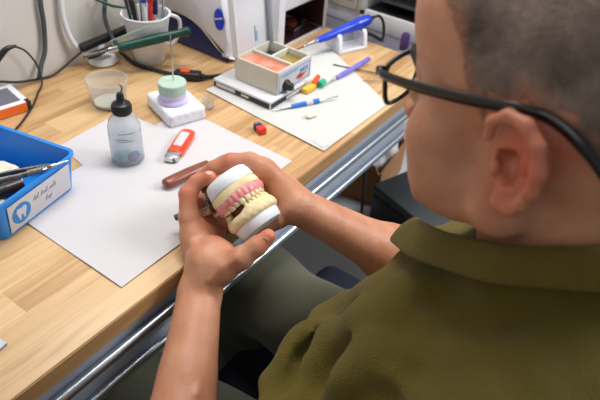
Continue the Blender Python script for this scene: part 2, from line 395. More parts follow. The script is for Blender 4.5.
# ---------------------------------------------------------------- workbench
t = thing('workbench', 'maple-topped workbench with aluminium front rails', 'workbench', (.35, .62, -.75))
MB().box(-.62, 1.06, .37, .878, -.028, 0, .0025, 2).build('tabletop', M['wood'], t)
MB().box(-.62, 1.055, .3695, .372, -.0255, -.0025).build('edge_band', M['wood_edge'], t)
MB().box(-.60, .93, .3765, .40, -.058, -.0285, .001).build('apron_plate', M['alu_plate'], t)
prof = lambda z: [( .352, z), (.376, z), (.376, z-.014), (.352, z-.014)]
for z0, z1, y0 in ((-.060, -.044, .362), (-.100, -.083, .360)):
    MB().tube([(-.60, y0+.008, (z0+z1)/2), (.93, y0+.008, (z0+z1)/2)], .0068, 16).build('front_rail', M['alu'], t)
MB().box(-.60, .93, .372, .384, -.098, -.058, .001).box(-.6, .93, .3745, .386, -.082, -.074, .001).build('rail_channel', M['alu_plate'], t)
for x, y in ((-.56, .43), (-.56, .82), (.985, .84),):
    MB().box(x-.022, x+.022, y-.022, y+.022, -.745, -.0285, .003).box(x-.03, x+.03, y-.03, y+.03, -.75, -.738, .002).build('leg', M['white'], t)
MB().box(-.54, .94, .80, .83, -.12, -.0285, .002).build('back_apron', M['alu_plate'], t)
MB().box(.935, 1.04, .376, .86, -.10, -.0285, .002).build('end_panel', M['white'], t)
# ---------------------------------------------------------------- side counter and cabinet
t = thing('side_counter', 'grey-topped counter behind the far end of the wooden bench', 'counter', (1.5, .45, -.75))
MB().box(1.063, 1.95, .40, .878, -.03, -.002, .003).build('countertop', M['grey_top'], t)
MB().box(1.63, 1.93, .42, .86, -.75, -.03, .003).build('cabinet_body', M['white'], t)
for y0, y1 in ((.425, .64), (.645, .855)):
    d = MB().box(1.618, 1.63, y0, y1, -.68, -.05, .002).build('door', M['white'], t)
    MB().tube([(1.618, y1-.05, -.2), (1.602, y1-.05, -.21), (1.602, y1-.05, -.29), (1.618, y1-.05, -.30)], .004, 8, 4).build('handle', M['alu'], d)
t = thing('printer', 'white office machine with a black paper slot on the grey counter', 'printer', (1.3, .55, -.002))
mb = MB()   # side facing the bench has a recessed slot
X0 = 1.118
mb.box(X0, 1.50, .405, .86, -.002, .040, .004).box(X0, 1.50, .405, .425, .022, .30, .004).box(X0, 1.50, .585, .86, .022, .30, .004).box(X0, 1.50, .41, .60, .12, .30, .004).box(X0+.10, 1.5, .41, .60, .035, .13)
mb.build('casing', M['white'], t)
MB().box(X0+.09, X0+.101, .424, .585, .040, .12).box(X0+.004, X0+.09, .425, .584, .040, .0415).build('slot_liner', M['black'], t)
MB().box(X0+.012, X0+.088, .43, .565, .06, .066, .001).build('paper_guide', M['grey_dark'], t)
MB().box(X0-.003, X0, .60, .68, .026, .12, .001).build('service_panel', M['offwhite'], t)
mb = MB(); mb.box(X0-.0036, X0-.003, .606, .674, .031, .0325); mb.box(X0-.0036, X0-.003, .606, .674, .112, .1135); mb.box(X0-.0036, X0-.003, .606, .6075, .031, .1135); mb.box(X0-.0036, X0-.003, .6725, .674, .031, .1135)
for i in range(5): mb.box(X0-.0036, X0-.003, .615, .65+.004*(i % 3), .048+.011*i, .0495+.011*i)
mb.build('panel_print', M['grey_top'], t)
MB().lathe([(.0001, 0), (.008, 0), (.009, .002), (.009, .03), (.006, .034), (.0001, .035)], (1.082, .468, -.002), 16).build('marker_cap', M['purple_dark'], None, 'dark violet cap standing on the grey counter beside the white machine', 'cap')
# ---------------------------------------------------------------- paper sheets
def sheet(name, poly, z, th, mt, label, group=None, curl=None):
    mb = MB(); t = bmesh.new(); n = 26
    (x0, y0), (x1, y1), (x2, y2), (x3, y3) = poly; vs = []; fs = []
    for i in range(n+1):
        for j in range(n+1):
            u, v = i/n, j/n; x = (1-u)*(1-v)*x0+u*(1-v)*x1+u*v*x2+(1-u)*v*x3; y = (1-u)*(1-v)*y0+u*(1-v)*y1+u*v*y2+(1-u)*v*y3
            zz = z+.0006*(1+math.sin(9*u+3*v)*math.sin(7*v+1+4*u))
            if curl: zz += curl(u, v)
            vs.append((x, y, zz))
    m1 = len(vs); vs += [(a, b, c-th) for a, b, c in vs]
    for i in range(n):
        for j in range(n):
            a = i*(n+1)+j; fs += [(a, a+n+1, a+n+2, a+1), (m1+a, m1+a+1, m1+a+n+2, m1+a+n+1)]
    for i in range(n):
        for a, b in ((i, i+1), (n*(n+1)+i+1, n*(n+1)+i), ((i+1)*(n+1), i*(n+1)), (i*(n+1)+n, (i+1)*(n+1)+n)): fs.append((a, b, m1+b, m1+a))
    mb.add(vs, fs); return mb.build(name, mt, None, label, 'paper', group)
sheet('paper_sheet', [(.274, .398), (.598, .400), (.600, .620), (.274, .612)], .0012, .0004, M['paper'], 'large white work sheet under the hands and the clear bottle')
sheet('paper_sheet', [(.395, .615), (.535, .612), (.530, .690), (.405, .680)], .0005, .0003, M['paper'], 'back piece of white sheet between the blue bin and the clear tub')
t_s2 = sheet('paper_sheet', [(.651, .379), (.848, .377), (.990, .610), (.672, .640)], .0016, .0008, M['paper_warm'], 'off-white sheet under the wax heater with its corner near the bench edge')
sheet('paper_sheet', [(.655, .383), (.700, .381), (.740, .40), (.66, .405)], .0027, .0003, M['paper_warm'], 'thin top sheet corner lying at the near tip of the off-white sheet')
# ---------------------------------------------------------------- blue bin
bw, bl, bh = .125, .205, .055
BR = Matrix.Translation((.358, .584, 0)) @ Matrix.Rotation(math.radians(12), 4, 'Z')   # origin at bottom front right corner, x to the left is negative
t = thing('storage_bin', 'bright blue plastic bin with a white label on its front', 'bin', (.30, .64, .001))
def rrect(x0, x1, y0, y1, r, z, n=5):
    out = []
    for cx, cy, a0 in ((x1-r, y0+r, -90), (x1-r, y1-r, 0), (x0+r, y1-r, 90), (x0+r, y0+r, 180)):
        for i in range(n+1):
            a = math.radians(a0+90*i/n); out.append((cx+r*math.cos(a), cy+r*math.sin(a), z))
    return out
def ringsurf(mb, rings, cap0=True, cap1=True, M2=None):
    n = len(rings[0]); vs = [p for r in rings for p in r]; fs = []
    for k in range(len(rings)-1):
        for i in range(n): j = (i+1) % n; fs.append((k*n+i, k*n+j, (k+1)*n+j, (k+1)*n+i))
    if cap0: fs.append(tuple(range(n))[::-1])
    if cap1: fs.append(tuple((len(rings)-1)*n+i for i in range(n)))
    mb.add(vs, fs, M2)
mb = MB(BR)
g = lambda z: .006*z/bh
rings = [rrect(-bw+.001, -.001, .001, bl-.001, .010, .001)] + [rrect(-bw-g(z), g(z), -g(z), bl+g(z), .012, z) for z in (.003, .02, .04, .052)] + [rrect(-bw-.008, .008, -.008, bl+.008, .013, .0535), rrect(-bw-.008, .008, -.008, bl+.008, .013, .056)] + \
    [rrect(-bw-g(z)+.0025, g(z)-.0025, -g(z)+.0025, bl+g(z)-.0025, .010, z) for z in (.0555, .04, .02, .004)]
ringsurf(mb, rings); mb.build('bin_body', M['blue_bin'], t)
# label on the tilted front face
tilt = math.atan2(.006, bh)
LF = BR @ Matrix.Translation((0, -.0005, 0)) @ Matrix.Rotation(math.radians(90)+tilt, 4, 'X')   # x right, y up, z out
lab = MB(LF).box(-bw+.012, -.010, .007, .047, .0005, .0012, .0002).build('bin_label', M['paper'], t)
lc = (-bw+.031, .027)
MB(LF).lathe([(.0145, .0012), (.0145, .0016)], (lc[0], lc[1], 0), 40).build('logo_disc', M['logo_blue'], lab)
tp = [(-.6, .45), (-.45, .7), (-.15, .66), (0, .58), (.15, .66), (.45, .7), (.6, .45), (.52, .05), (.40, -.3), (.32, -.72), (.2, -.72), (.12, -.25), (0, -.12), (-.12, -.25), (-.2, -.72), (-.32, -.72), (-.40, -.3), (-.52, .05)]
MB(LF).prism([(lc[0]+x*.0135, lc[1]+y*.0125) for x, y in tp], .0016, .0020).build('tooth_emblem', M['paper'], lab)
def scribble(mb, x0, y0, word, h, z, sl=.25):
    x = x0; pts = []
    random.seed(len(word)+int(x0*1e4))
    for ch in word:
        if ch == ' ': x += h*.7; continue
        up = 1.5 if ch in 'LSBbdtlk' else .75
        pts += [(x, y0), (x+h*.15, y0+h*up*.6), (x+h*.32, y0+h*up), (x+h*.30, y0+h*.2), (x+h*.5, y0-h*(.1 if ch not in 'gy' else .6))]; x += h*.55
        if ch in 'tSB' or random.random() < .1:
            mb.tube([(a+sl*(b-y0), b, z) for a, b in pts], 0.00020, 5, 3); pts = []
    if len(pts) > 1: mb.tube([(a+sl*(b-y0), b, z) for a, b in pts], 0.00020, 5, 3)
mb = MB(LF); scribble(mb, -.074, .031, 'Lab Sand Rota', .0052, .0014); scribble(mb, -.055, .0185, 'Bags', .0052, .0014); mb.build('handwriting', M['ink'], lab)
# things in the bin
inb = lambda x, y, z: tuple(BR @ Vector((x, y, z)))
o = MB()
o.tube([inb(-.125, .055, .004), inb(-.09, .085, .006), inb(-.06, .06, .006)], [.016, .018, .014], 12, 4, flat=((0, 0, 1), .25, 1)); 
ob_, _, _ = sdf_obj('cleaning_cloth', [ell(inb(-.072, .09, .012), (.045, .05, .011), .01), ell(inb(-.10, .045, .014), (.024, .036, .012), .01), ell(inb(-.045, .075, .024), (.020, .034, .010), .01), ell(inb(-.07, .15, .008), (.04, .04, .006), .01)], .0022, M['cream_block'], label='crumpled cream cloth lying inside the blue bin', cat='cloth', disp=lambda p, d: .0015*np.sin(p[:, 0]*310)*np.sin(p[:, 1]*270+p[:, 0]*90))
t = thing('model_knife', 'black and dark red capped tool handle inside the blue bin', 'tool', inb(-.075, .045, .022))
MB().tube([inb(-.095, .05, .030), inb(-.072, .042, .028)], .010, 18).build('cap', M['black'], t)
MB().tube([inb(-.072, .042, .028), inb(-.052, .036, .026)], [.009, .0095], 18).build('grip', M['dark_in'], t)
MB().tube([inb(-.096, .050, .030), inb(-.118, .058, .032)], .011, 18).build('butt', M['dull_steel'], t)
t = thing('orange_handle_brush', 'orange and yellow ended tool standing at the left of the blue bin', 'tool', inb(-.115, .08, .03))
MB().tube([inb(-.10, .088, .030), inb(-.105, .085, .045), inb(-.112, .08, .060)], [.008, .010, .007], 14, 4).build('orange_end', M['orange'], t)
MB().tube([inb(-.095, .078, .022), inb(-.098, .08, .036), inb(-.10, .083, .044)], [.011, .011, .008], 14, 4).build('black_collar', M['black'], t)
t = thing('tweezers', 'steel articulating-paper forceps lying across the blue bin rim', 'forceps', inb(-.06, .01, .057))
a0, a1 = Vector(inb(-.135, .045, .066)), Vector(inb(-.018, -.016, .0595))
dv = (a1-a0).normalized(); sd = dv.cross(Vector((0, 0, 1)))
for s, nm in ((1, 'arm'), (-1, 'arm')):
    MB().tube([a0+sd*.004*s, a0+dv*.05+sd*.006*s+Vector((0, 0, .002)), a0+dv*.085+sd*.0045*s, a1-dv*.022+sd*.0012*s], [.0022, .0028, .003, .0018], 8, 5, flat=((0, 0, 1), 1.3, .7)).build(nm, M['dull_steel'], t)
MB().tube([a1-dv*.05, a1-dv*.028], [.0055, .0045], 10, flat=((0, 0, 1), .35, 1)).build('hinge_plate', M['steel'], t)
MB().tube([a1-dv*.026+Vector((0, 0, -.001)), a1], [.0022, .0006], 8).build('tip', M['steel'], t)
# ---------------------------------------------------------------- box at the far left with a white thing on it
t = thing('glove_box', 'orange and white printed card box at the left by the wall', 'box', (.40, .82, .001))
GB = frame((.434, .797, .001), (-.42, .28, 0), (.25, .42, 0))    # x to the left along the orange side
GBm = Matrix.Translation((.440, .794, .001)) @ Matrix.Rotation(math.radians(-10), 4, 'Z')
MB(GBm).box(-.16, 0, 0, .07, 0, .016, .0008).build('carton', M['white'], t)
MB(GBm).box(-.055, -.006, -.0006, .0002, .001, .0155).build('orange_print', M['orange'], t)
MB(GBm).box(-.158, -.055, -.0006, .0002, .001, .0155).build('yellow_print', M['yellow'], t)
MB(GBm).box(-.006, .0006, -.0007, .010, .0005, .0163).build('black_corner', M['black'], t)
MB(GBm).box(-.045, -.010, .010, .060, .0160, .0164).build('top_print', M['grey_top'], t)
MB(GBm @ Matrix.Translation((-.055, .042, .0166))).lathe([(.0001, 0), (.020, 0), (.024, .006), (.024, .020), (.018, .030), (.008, .034), (.0001, .035)], n=30).build('white_jar', M['white'], None, 'white rounded jar on top of the orange and white box', 'jar')
# ---------------------------------------------------------------- clear plastic corner piece, bottom left
MB(Matrix.Translation((.153, .426, .0003)) @ Matrix.Rotation(math.radians(8), 4, 'Z')).box(-.09, 0, 0, .055, 0, .0035, .0008).build('glass_slab', M['alu_plate'], None, 'grey mixing slab with white rim at the left frame edge on the bench', 'slab')
# ---------------------------------------------------------------- cables
def cable(pts, r, mt, label, name='cable'):
    return MB().tube(pts, r, 10, 6).build(name, mt, None, label, 'cable')
cable([(.551, .872, .24), (.551, .872, .175), (.541, .872, .13), (.539, .872, .097), (.535, .872, .067), (.528, .870, .044), (.516, .868, .026), (.503, .862, .008)], .0040, M['grey_rubber'], 'thick grey cable hanging straight down the wall at the left')
cable([(.475, .864, .074), (.490, .862, .062), (.502, .860, .038), (.504, .856, .014), (.496, .846, .0045), (.479, .832, .003), (.448, .802, .003), (.414, .776, .003), (.387, .759, .003), (.36, .745, .003)], .0016, M['rubber'], 'thin black cable looping from the wall down behind the blue bin')
MB().tube([(.415, .868, .040), (.445, .868, .061), (.462, .866, .073), (.478, .864, .074)], [.005, .0055, .0045, .002], 12, 5).build('cable_plug', M['black'], None, 'black plug sleeve at the left edge against the wall', 'plug')
cable([(.423, .868, .028), (.439, .868, .024), (.469, .868, .012), (.505, .868, .004), (.528, .862, .004), (.545, .862, .008), (.567, .860, .018), (.590, .856, .030)], .0021, M['rubber'], 'black cable running along the wall foot up to the black instrument rest')
cable([(.588, .872, .24), (.584, .872, .161), (.578, .871, .121), (.575, .870, .088), (.580, .868, .055), (.591, .866, .032), (.605, .860, .018), (.618, .854, .016)], .0048, M['white'], 'white hose curving down the wall behind the black rest')
cable([(.679, .872, .22), (.679, .872, .142), (.664, .866, .106), (.650, .858, .079), (.648, .850, .055), (.645, .83, .036), (.625, .792, .040)], .0038, M['grey_rubber'], 'dark grey cable falling to the metal end of the green handle')
cable([(.655, .845, .020), (.660, .825, .006), (.655, .79, .0040), (.662, .755, .0040), (.668, .725, .005), (.675, .705, .006)], .0034, M['rubber'], 'black mains cable passing in front of the pen cup')
cable([(.6925, .674, .006), (.715, .66, .0045), (.75, .642, .0042), (.79, .645, .0042), (.83, .665, .0042), (.88, .68, .0042)], .0034, M['rubber'], 'black mains cable between the switch and the wax heater')
t = thing('inline_switch', 'black inline cable switch with a red rocker behind the green puck', 'switch', (.682, .691, .0015))
SWf = frame((.682, .691, .0095), (.022, -.034, 0), (0, 0, 1))
MB(SWf).box(-.024, .024, -.0080, .0060, -.010, .010, .004, 3).build('switch_body', M['black'], t)
MB(SWf).box(-.012, .004, .0055, .0085, -.006, .006, .001).build('rocker', M['wick'], t, 'red rocker')
MB().tube([(.6655, .7165, .0075), (.672, .706, .0085)], [.004, .006], 12).build('strain_relief', M['rubber'], t)
MB().tube([(.700, .664, .0072), (.693, .674, .0085)], [.004, .006], 12).build('strain_relief', M['rubber'], t)
# ---------------------------------------------------------------- clear tub
t = thing('plastic_tub', 'round frosted clear tub on bare wood behind the dropper bottle', 'tub', (.533, .722, .001))
c = (.533, .722, .001)
MB().lathe([(.0001, 0), (.024, 0), (.0265, .003), (.0315, .040), (.0325, .042), (.0328, .0445), (.0312, .0445), (.0304, .040), (.0252, .0045), (.023, .002), (.0001, .002)], c, 48, close=False).build('tub_wall', M['clear'], t)
MB().lathe([(.0001, .0023), (.0225, .0023), (.0235, .006), (.0235, .0065), (.0001, .0068)], c, 40, close=False).build('residue', M['offwhite'], t)
t = thing('wire_clasp', 'small bent dark wire piece hanging over the clear tub edge', 'wire', (.508, .694, .03))
# ---------------------------------------------------------------- dropper bottle
COL.objects.unlink(t); bpy.data.objects.remove(t)
t = thing('dropper_bottle', 'clear squeeze bottle with black cap and blue sediment on the white sheet', 'bottle', (.446, .580, .0018))
c = (.446, .580, .0018)
MB().lathe([(.0001, 0), (.0195, 0), (.0225, .003), (.0230, .006), (.0228, .045), (.0222, .056), (.0195, .066), (.0135, .0735), (.0100, .0765), (.0098, .082), (.0086, .082), (.0088, .076), (.0125, .0725), (.0185, .0650), (.0211, .0555), (.0216, .045), (.0218, .006), (.0210, .0035), (.0185, .0012), (.0001, .0012)], c, 48, close=False).build('bottle_body', M['bottle'], t)
MB().lathe([(.0001, .0015), (.0180, .0016), (.0205, .0038), (.0213, .0065), (.0212, .046), (.0001, .046)], c, 40, close=False).build('liquid', M['liquid'], t)
s = MB(); s.ball((c[0]-.001, c[1]-.012, .0120), (.008, .0065, .0065)); s.ball((c[0]+.005, c[1]-.012, .0125), (.006, .006, .006)); s.build('blue_sediment', M['blue_sed'], t)
s = MB(); s.ball((c[0]-.011, c[1]-.004, .0125), (.006, .008, .008)); s.ball((c[0]-.002, c[1]+.004, .008), (.015, .013, .0045)); s.build('teal_sediment', M['teal_sed'], t)
cp = MB(); prof = [(.0001, .0765), (.0125, .0765), (.0132, .078), (.0132, .088), (.0120, .0905), (.0075, .0925), (.0055, .096), (.0050, .103), (.0035, .106), (.0001, .1065)]
cp.lathe(prof, c, 36)
for i in range(24):
    a = 2*math.pi*i/24; cp.tube([(c[0]+.0131*math.cos(a), c[1]+.0131*math.sin(a), c[2]+.079), (c[0]+.0131*math.cos(a), c[1]+.0131*math.sin(a), c[2]+.088)], .0006, 6)
cp.build('cap', M['black'], t)
MB().tube([(c[0]-.001, c[1], c[2]+.104), (c[0]+.003, c[1]-.001, c[2]+.109), (c[0]+.004, c[1], c[2]+.114), (c[0]+.001, c[1]+.002, c[2]+.117)], [.0016, .0012, .0009, .0007], 8, 4).build('spout', M['dull_steel'], t)
mk = MB()
for zz, a0, a1 in ((.055, -150, -95), (.046, -165, -120), (.043, -160, -100)):
    mk.tube([(c[0]+.0227*math.cos(math.radians(a)), c[1]+.0227*math.sin(math.radians(a)), c[2]+zz) for a in np.linspace(a0, a1, 9)], .0004, 5)
mk.build('graduation_marks', M['grey_dark'], t)
# ---------------------------------------------------------------- plaster block with puck
pk = (.583, .618, 0)
BK = frame((.583, .615, .0018), (.048, .094, 0), (-.094, .048, 0))
BLK = Matrix.Translation((.583, .612, .0018)) @ Matrix.Rotation(math.radians(6), 4, 'Z')
sdf_obj('plaster_block', [rbox((.586, .624, .0130), (.032, .043, .0115), .005, .003, rot=np.array(Matrix.Rotation(math.radians(-19), 3, 'Z')))], .0016, M['plaster'], label='rough off-white plaster slab under the lilac and green puck', cat='plaster block', disp=lambda p, d: .0006*np.sin(p[:, 0]*420)*np.sin(p[:, 1]*380)*np.sin(p[:, 2]*300))
t = thing('investment_puck', 'round stone puck, pale green over lilac, standing on the plaster slab', 'puck', (.581, .624, .0243))
c = (.581, .624, .0243)
MB().lathe([(.0001, 0), (.0235, 0), (.0245, .003), (.0235, .006), (.0205, .008), (.0215, .0165), (.0001, .0165)], c, 44).build('lilac_layer', M['puck_lilac'], t, 'lilac lower layer')
MB().lathe([(.0001, .0166), (.0217, .0166), (.0219, .019), (.0221, .0325), (.0211, .0337), (.0001, .0341)], c, 44).build('green_layer', M['puck_green'], t, 'pale green top layer')
MB().tube([(.584, .624, .050), (.5845, .6245, .090), (.585, .625, .136)], [.0011, .0011, .0009], 8).build('steel_pin', M['steel'], None, 'thin steel rod standing upright in the green puck', 'rod')
t = MB().lathe([(.0001, 0), (.0085, 0), (.0090, .001), (.0105, .018), (.0108, .019), (.0100, .019), (.0082, .0018), (.0001, .0018)], (.632, .596, .0012), 30, close=False).build('mixing_cup', M['clear'], None, 'tiny translucent cup beside the plaster slab', 'cup')
# ---------------------------------------------------------------- lighter, knife, sharpener
t = thing('lighter', 'orange-red disposable lighter with a white sticker on the paper', 'lighter', (.513, .544, .0017))
LG = frame((.478, .528, .0080), (.080, .037, 0), (-.037, .080, 0))
MB(LG).tube([(.015, 0, 0), (.018, 0, 0), (.046, 0, 0), (.074, 0, 0), (.0775, 0, 0)], [.0105, .0122, .0124, .0122, .0100], 24, 0, flat=((0, 1, 0), 1, .50)).build('lighter_body', M['lighter'], t)
MB(LG).box(.028, .066, -.0065, .0065, .0052, .0066, .0004).build('sticker', M['paper'], t)
MB(LG).box(.001, .0165, -.0095, .0095, -.0050, .0050, .002).box(-.002, .006, -.004, .0085, -.004, .004, .001).build('metal_hood', M['steel'], t)
MB(LG).lathe([(.0042, -.0035), (.0045, -.003), (.0045, .003), (.0042, .0035)], (.003, -.003, .003), 18, M2=Matrix.Rotation(math.radians(90), 4, 'X')).build('spark_wheel', M['dull_steel'], t)
t = thing('wax_knife', 'wax knife with a red-brown wooden handle on the paper by the hand', 'knife', (.46, .485, .0017))
kd = Vector((.058, -.0085, 0)).normalized(); k0 = Vector((.4295, .4905, .0095))
MB().tube([k0, k0+kd*.003, k0+kd*.012, k0+kd*.045, k0+kd*.075], [.0045, .0080, .0088, .0084, .0065], 18, 4, flat=((0, 0, 1), .78, 1.05)).build('handle', M['knifewood'], t)
MB().tube([k0+kd*.073, k0+kd*.082, k0+kd*.10, k0+kd*.118], [.004, .0025, .0035, .0012], 10, 4, flat=((0, 0, 1), .4, 1)).build('blade', M['steel'], t)
MB().ball(tuple(k0+kd*.028+Vector((0, 0, .0056))), (.0016, .0016, .0008), 10).build('rivet', M['brass'], t)
MB().ball(tuple(k0+kd*.055+Vector((0, 0, .0054))), (.0016, .0016, .0008), 10).build('rivet', M['brass'], t)
t = thing('pencil_sharpener', 'small red and navy sharpener on bare wood between two sheets', 'sharpener', (.631, .487, .0003))
SH = frame((.631, .487, .0003), (.35, .80, 0), (-.8, .35, 0))
MB(SH).box(-.011, .002, -.0065, .0065, 0, .011, .0015).build('red_body', M['red'], t)
MB(SH).box(.002, .012, -.0062, .0062, 0, .0105, .0015).build('navy_body', M['navy'], t)
MB(SH).box(.008, .0125, .001, .004, .008, .0125, .0005).box(.008, .0125, -.004, -.001, .008, .0125, .0005).build('steel_lug', M['steel'], t)
# ---------------------------------------------------------------- wax heater on its white box
t = thing('instrument_box', 'flat white box with black printed sides under the wax heater', 'box', (.742, .576, .003))
MB().box(.692, .792, .514, .640, .003, .0165, .0012).build('box_body', M['white'], t)
mb = MB(); mb.box(.694, .790, .5133, .5142, .0040, .0125).box(.6913, .6922, .516, .638, .0040, .0125); mb.build('black_band', M['black'], t)
mb = MB(); mb.box(.735, .788, .5128, .5134, .0055, .0115).build('white_print', M['offwhite'], t)
MB().box(.6908, .6914, .590, .632, .0055, .0115).build('side_print', M['paper'], t)
MB().box(.6908, .6914, .560, .576, .0065, .0105).build('side_print', M['paper'], t)
t = thing('wax_heater', 'cream three-well wax heater with its lid open on the white box', 'wax heater', (.766, .568, .0168))
hx0, hx1, hy0, hy1, hz0, hz1 = .716, .814, .520, .612, .0168, .058
mb = MB()
mb.box(hx0, hx1, hy0, hy1, hz0, .030, .002).box(hx0, hx0+.004, hy0, hy1, .028, hz1, .0012).box(hx1-.004, hx1, hy0, hy1, .028, hz1, .0012).box(hx0, hx1, hy0, hy0+.004, .028, hz1, .0012).box(hx0, hx1, hy1-.004, hy1, .028, hz1, .0012)
xm = hx0+.048; ym = hy0+.050
mb.box(xm-.0025, xm+.0025, hy0+.002, hy1-.002, .028, hz1-.0015, .001).box(xm, hx1-.002, ym-.0025, ym+.0025, .028, hz1-.0015, .001)
mb.build('heater_body', M['offwhite'], t)
def wax(x0, x1, y0, y1, z, m, nm):
    MB().box(x0, x1, y0, y1, .0295, z, .0015).build(nm, m, t)
wax(hx0+.004, xm-.0025, hy0+.004, hy1-.004, .0515, M['wax_pink'], 'salmon_wax'); wax(xm+.0025, hx1-.004, ym+.0025, hy1-.004, .040, M['wax_dark'], 'dark_wax'); wax(xm+.0025, hx1-.004, hy0+.004, ym-.0025, .047, M['wax_olive'], 'olive_wax')
mb = MB(); mb.box(hx0+.002, hx1-.001, hy0-.0008, hy0+.0002, hz0+.002, hz1-.002); fp = mb.build('front_label', M['paper'], t)
yy = hy0-.0012
mb = MB(); mb.box(hx0+.005, hx1-.004, yy, yy+.0005, hz0+.004, hz0+.005).box(hx0+.005, hx1-.004, yy, yy+.0005, hz1-.0085, hz1-.0075).box(hx0+.005, hx0+.006, yy, yy+.0005, hz0+.004, hz1-.0085).box(hx1-.005, hx1-.004, yy, yy+.0005, hz0+.004, hz1-.0075)
for i in range(9): mb.box(hx0+.012+i*.0052, hx0+.0152+i*.0052, yy, yy+.0005, hz0+.0285, hz0+.0305)
mb.build('blue_frame', M['logo_blue'], fp)
mb = MB(); mb.box(hx1-.034, hx1-.029, yy, yy+.0005, hz0+.020, hz0+.027).box(hx1-.027, hx1-.022, yy, yy+.0005, hz0+.020, hz0+.027).box(hx1-.020, hx1-.010, yy, yy+.0005, hz0+.020, hz0+.0225).box(hx1-.020, hx1-.010, yy, yy+.0005, hz0+.0245, hz0+.027); mb.build('blue_logo', M['logo_blue'], fp)
mb = MB(); mb.prism([(hx0+.056, hz0+.009), (hx0+.068, hz0+.008), (hx0+.076, hz0+.012), (hx0+.083, hz0+.017), (hx0+.074, hz0+.0175), (hx0+.064, hz0+.013)], -yy, -yy-.0005, M2=Matrix.Rotation(math.radians(90), 4, 'X')); mb.build('red_print', M['red'], fp)
mb = MB(); mb.prism([(hx0+.052, hz0+.0125), (hx0+.062, hz0+.013), (hx0+.070, hz0+.017), (hx0+.066, hz0+.019), (hx0+.056, hz0+.016)], -yy, -yy-.0005, M2=Matrix.Rotation(math.radians(90), 4, 'X')); mb.build('navy_print', M['navy'], fp)
kb = MB(); KM = Matrix.Translation((hx0+.024, hy0-.0008, hz0+.0115)) @ Matrix.Rotation(math.radians(90), 4, 'X')
kb.lathe([(.0001, 0), (.0100, 0), (.0100, .003), (.0075, .005), (.0070, .012), (.0060, .0135), (.0001, .0136)], n=28, M2=KM); kb.box(-.0014, .0014, -.007, .007, .012, .0152, .0006, M2=KM @ Matrix.Rotation(.6, 4, 'Z')); kb.build('knob', M['black'], t)
# lid
LD = Matrix.Translation((hx0, hy1+.001, hz1-.004)) @ Matrix.Rotation(math.radians(-7), 4, 'X')
MB(LD).box(.094, .0985, -.012, .002, 0, .115, .001).build('lid_flange', M['alu_plate'], t)
mb = MB(LD); mb.box(.0, .098, 0, .0035, 0, .115, .0015).box(0, .004, -.010, .002, 0, .115, .001).box(0, .098, -.010, .002, .111, .115, .001)
ld = mb.build('lid', M['white'], t)
MB(LD).box(.006, .092, -.0006, .0002, .004, .110, .0002).build('lid_lining', M['white'], ld)
mb = MB(LD); mb.box(.058, .060, -.0011, -.0006, .012, .040).box(.0625, .064, -.0011, -.0006, .012, .030); mb.build('lid_print', M['logo_blue'], ld)
for hx in (hx0+.008, hx1-.022): MB().tube([(hx, hy1+.001, hz1-.004), (hx+.014, hy1+.001, hz1-.004)], .003, 10).build('hinge', M['steel'], t)
# orange refill with green cap
t = thing('flame_pen', 'orange and yellow tube with a green cap at the corner of the wax heater', 'tube', (.80, .507, .0026))
MB().box(.776, .806, .498, .512, .0027, .0120, .003, M2=None).build('yellow_tube', M['yellow'], t)
MB().tube([(.804, .505, .0085), (.836, .516, .0095)], [.006, .0045], 14).build('orange_neck', M['wick'], t)
MB().tube([(.812, .497, .0085), (.829, .499, .0085)], [.0062, .0058], 16).build('green_cap', mat('teal_green_cap', (22, 170, 130), .35, noise=(40, (30, 180, 140), .3)), t)
# mechanical pencil
t = thing('mechanical_pencil', 'bright blue mechanical pencil on the off-white sheet', 'pencil', (.744, .479, .0026))
p0 = Vector((.690, .508, .0045)); p1 = Vector((.800, .450, .0085)); pd = (p1-p0)
def along(a, b, t): return Vector(a).lerp(Vector(b), t)
MB().tube([p0, along(p0, p1, .10), along(p0, p1, .27)], [.0004, .0013, .0026], 10).build('steel_tip', M['steel'], t)
MB().tube([along(p0, p1, .27), along(p0, p1, .33), along(p0, p1, .70)], [.003, .0040, .0042], 16).build('barrel', M['pen_blue'], t)
MB().tube([along(p0, p1, .50), along(p0, p1, .60)], .0044, 16).build('barrel_ring', M['paper'], t)
MB().tube([along(p0, p1, .70), along(p0, p1, .78), along(p0, p1, 1.0)], [.0032, .0016, .0013], 10).build('rear_rod', M['steel'], t)
sdf_obj('wax_crumb', [ell((.716, .452, .0055), (.007, .006, .0035), .003), ell((.724, .448, .005), (.006, .004, .003), .003)], .0009, M['cream_block'], label='small cream wax crumb on the off-white sheet', cat='crumb')
# violet brush
t = thing('ceramic_brush', 'fine brush with a violet translucent grip on the sheet', 'brush', (.89, .49, .0026))
b0 = Vector((.806, .4950, .004)); b1 = Vector((.968, .4850, .010))
MB().tube([b0, along(b0, b1, .18), along(b0, b1, .36)], [.0005, .0014, .0022], 10).build('ferrule', M['steel'], t)
MB().tube([along(b0, b1, .34), along(b0, b1, .5), along(b0, b1, .64)], [.0036, .0048, .0042], 14, 3).build('violet_grip', M['purple'], t)
MB().tube([along(b0, b1, .62), along(b0, b1, .76), along(b0, b1, .99)], [.0040, .0048, .0044], 14, 3).build('violet_end', M['purple'], t)
MB().tube([(.9085, .530, .0032), (.928, .468, .0035), (.947, .408, .0040)], [.0016, .0014, .0010], 8).build('steel_probe', M['dull_steel'], None, 'long thin steel probe lying beyond the violet brush', 'probe')
MB().tube([(.890, .452, .0030), (.915, .4250, .0035)], [.0010, .0006], 8).build('steel_needle', M['steel'], None, 'short steel needle lying left of the spectacle lens', 'needle')
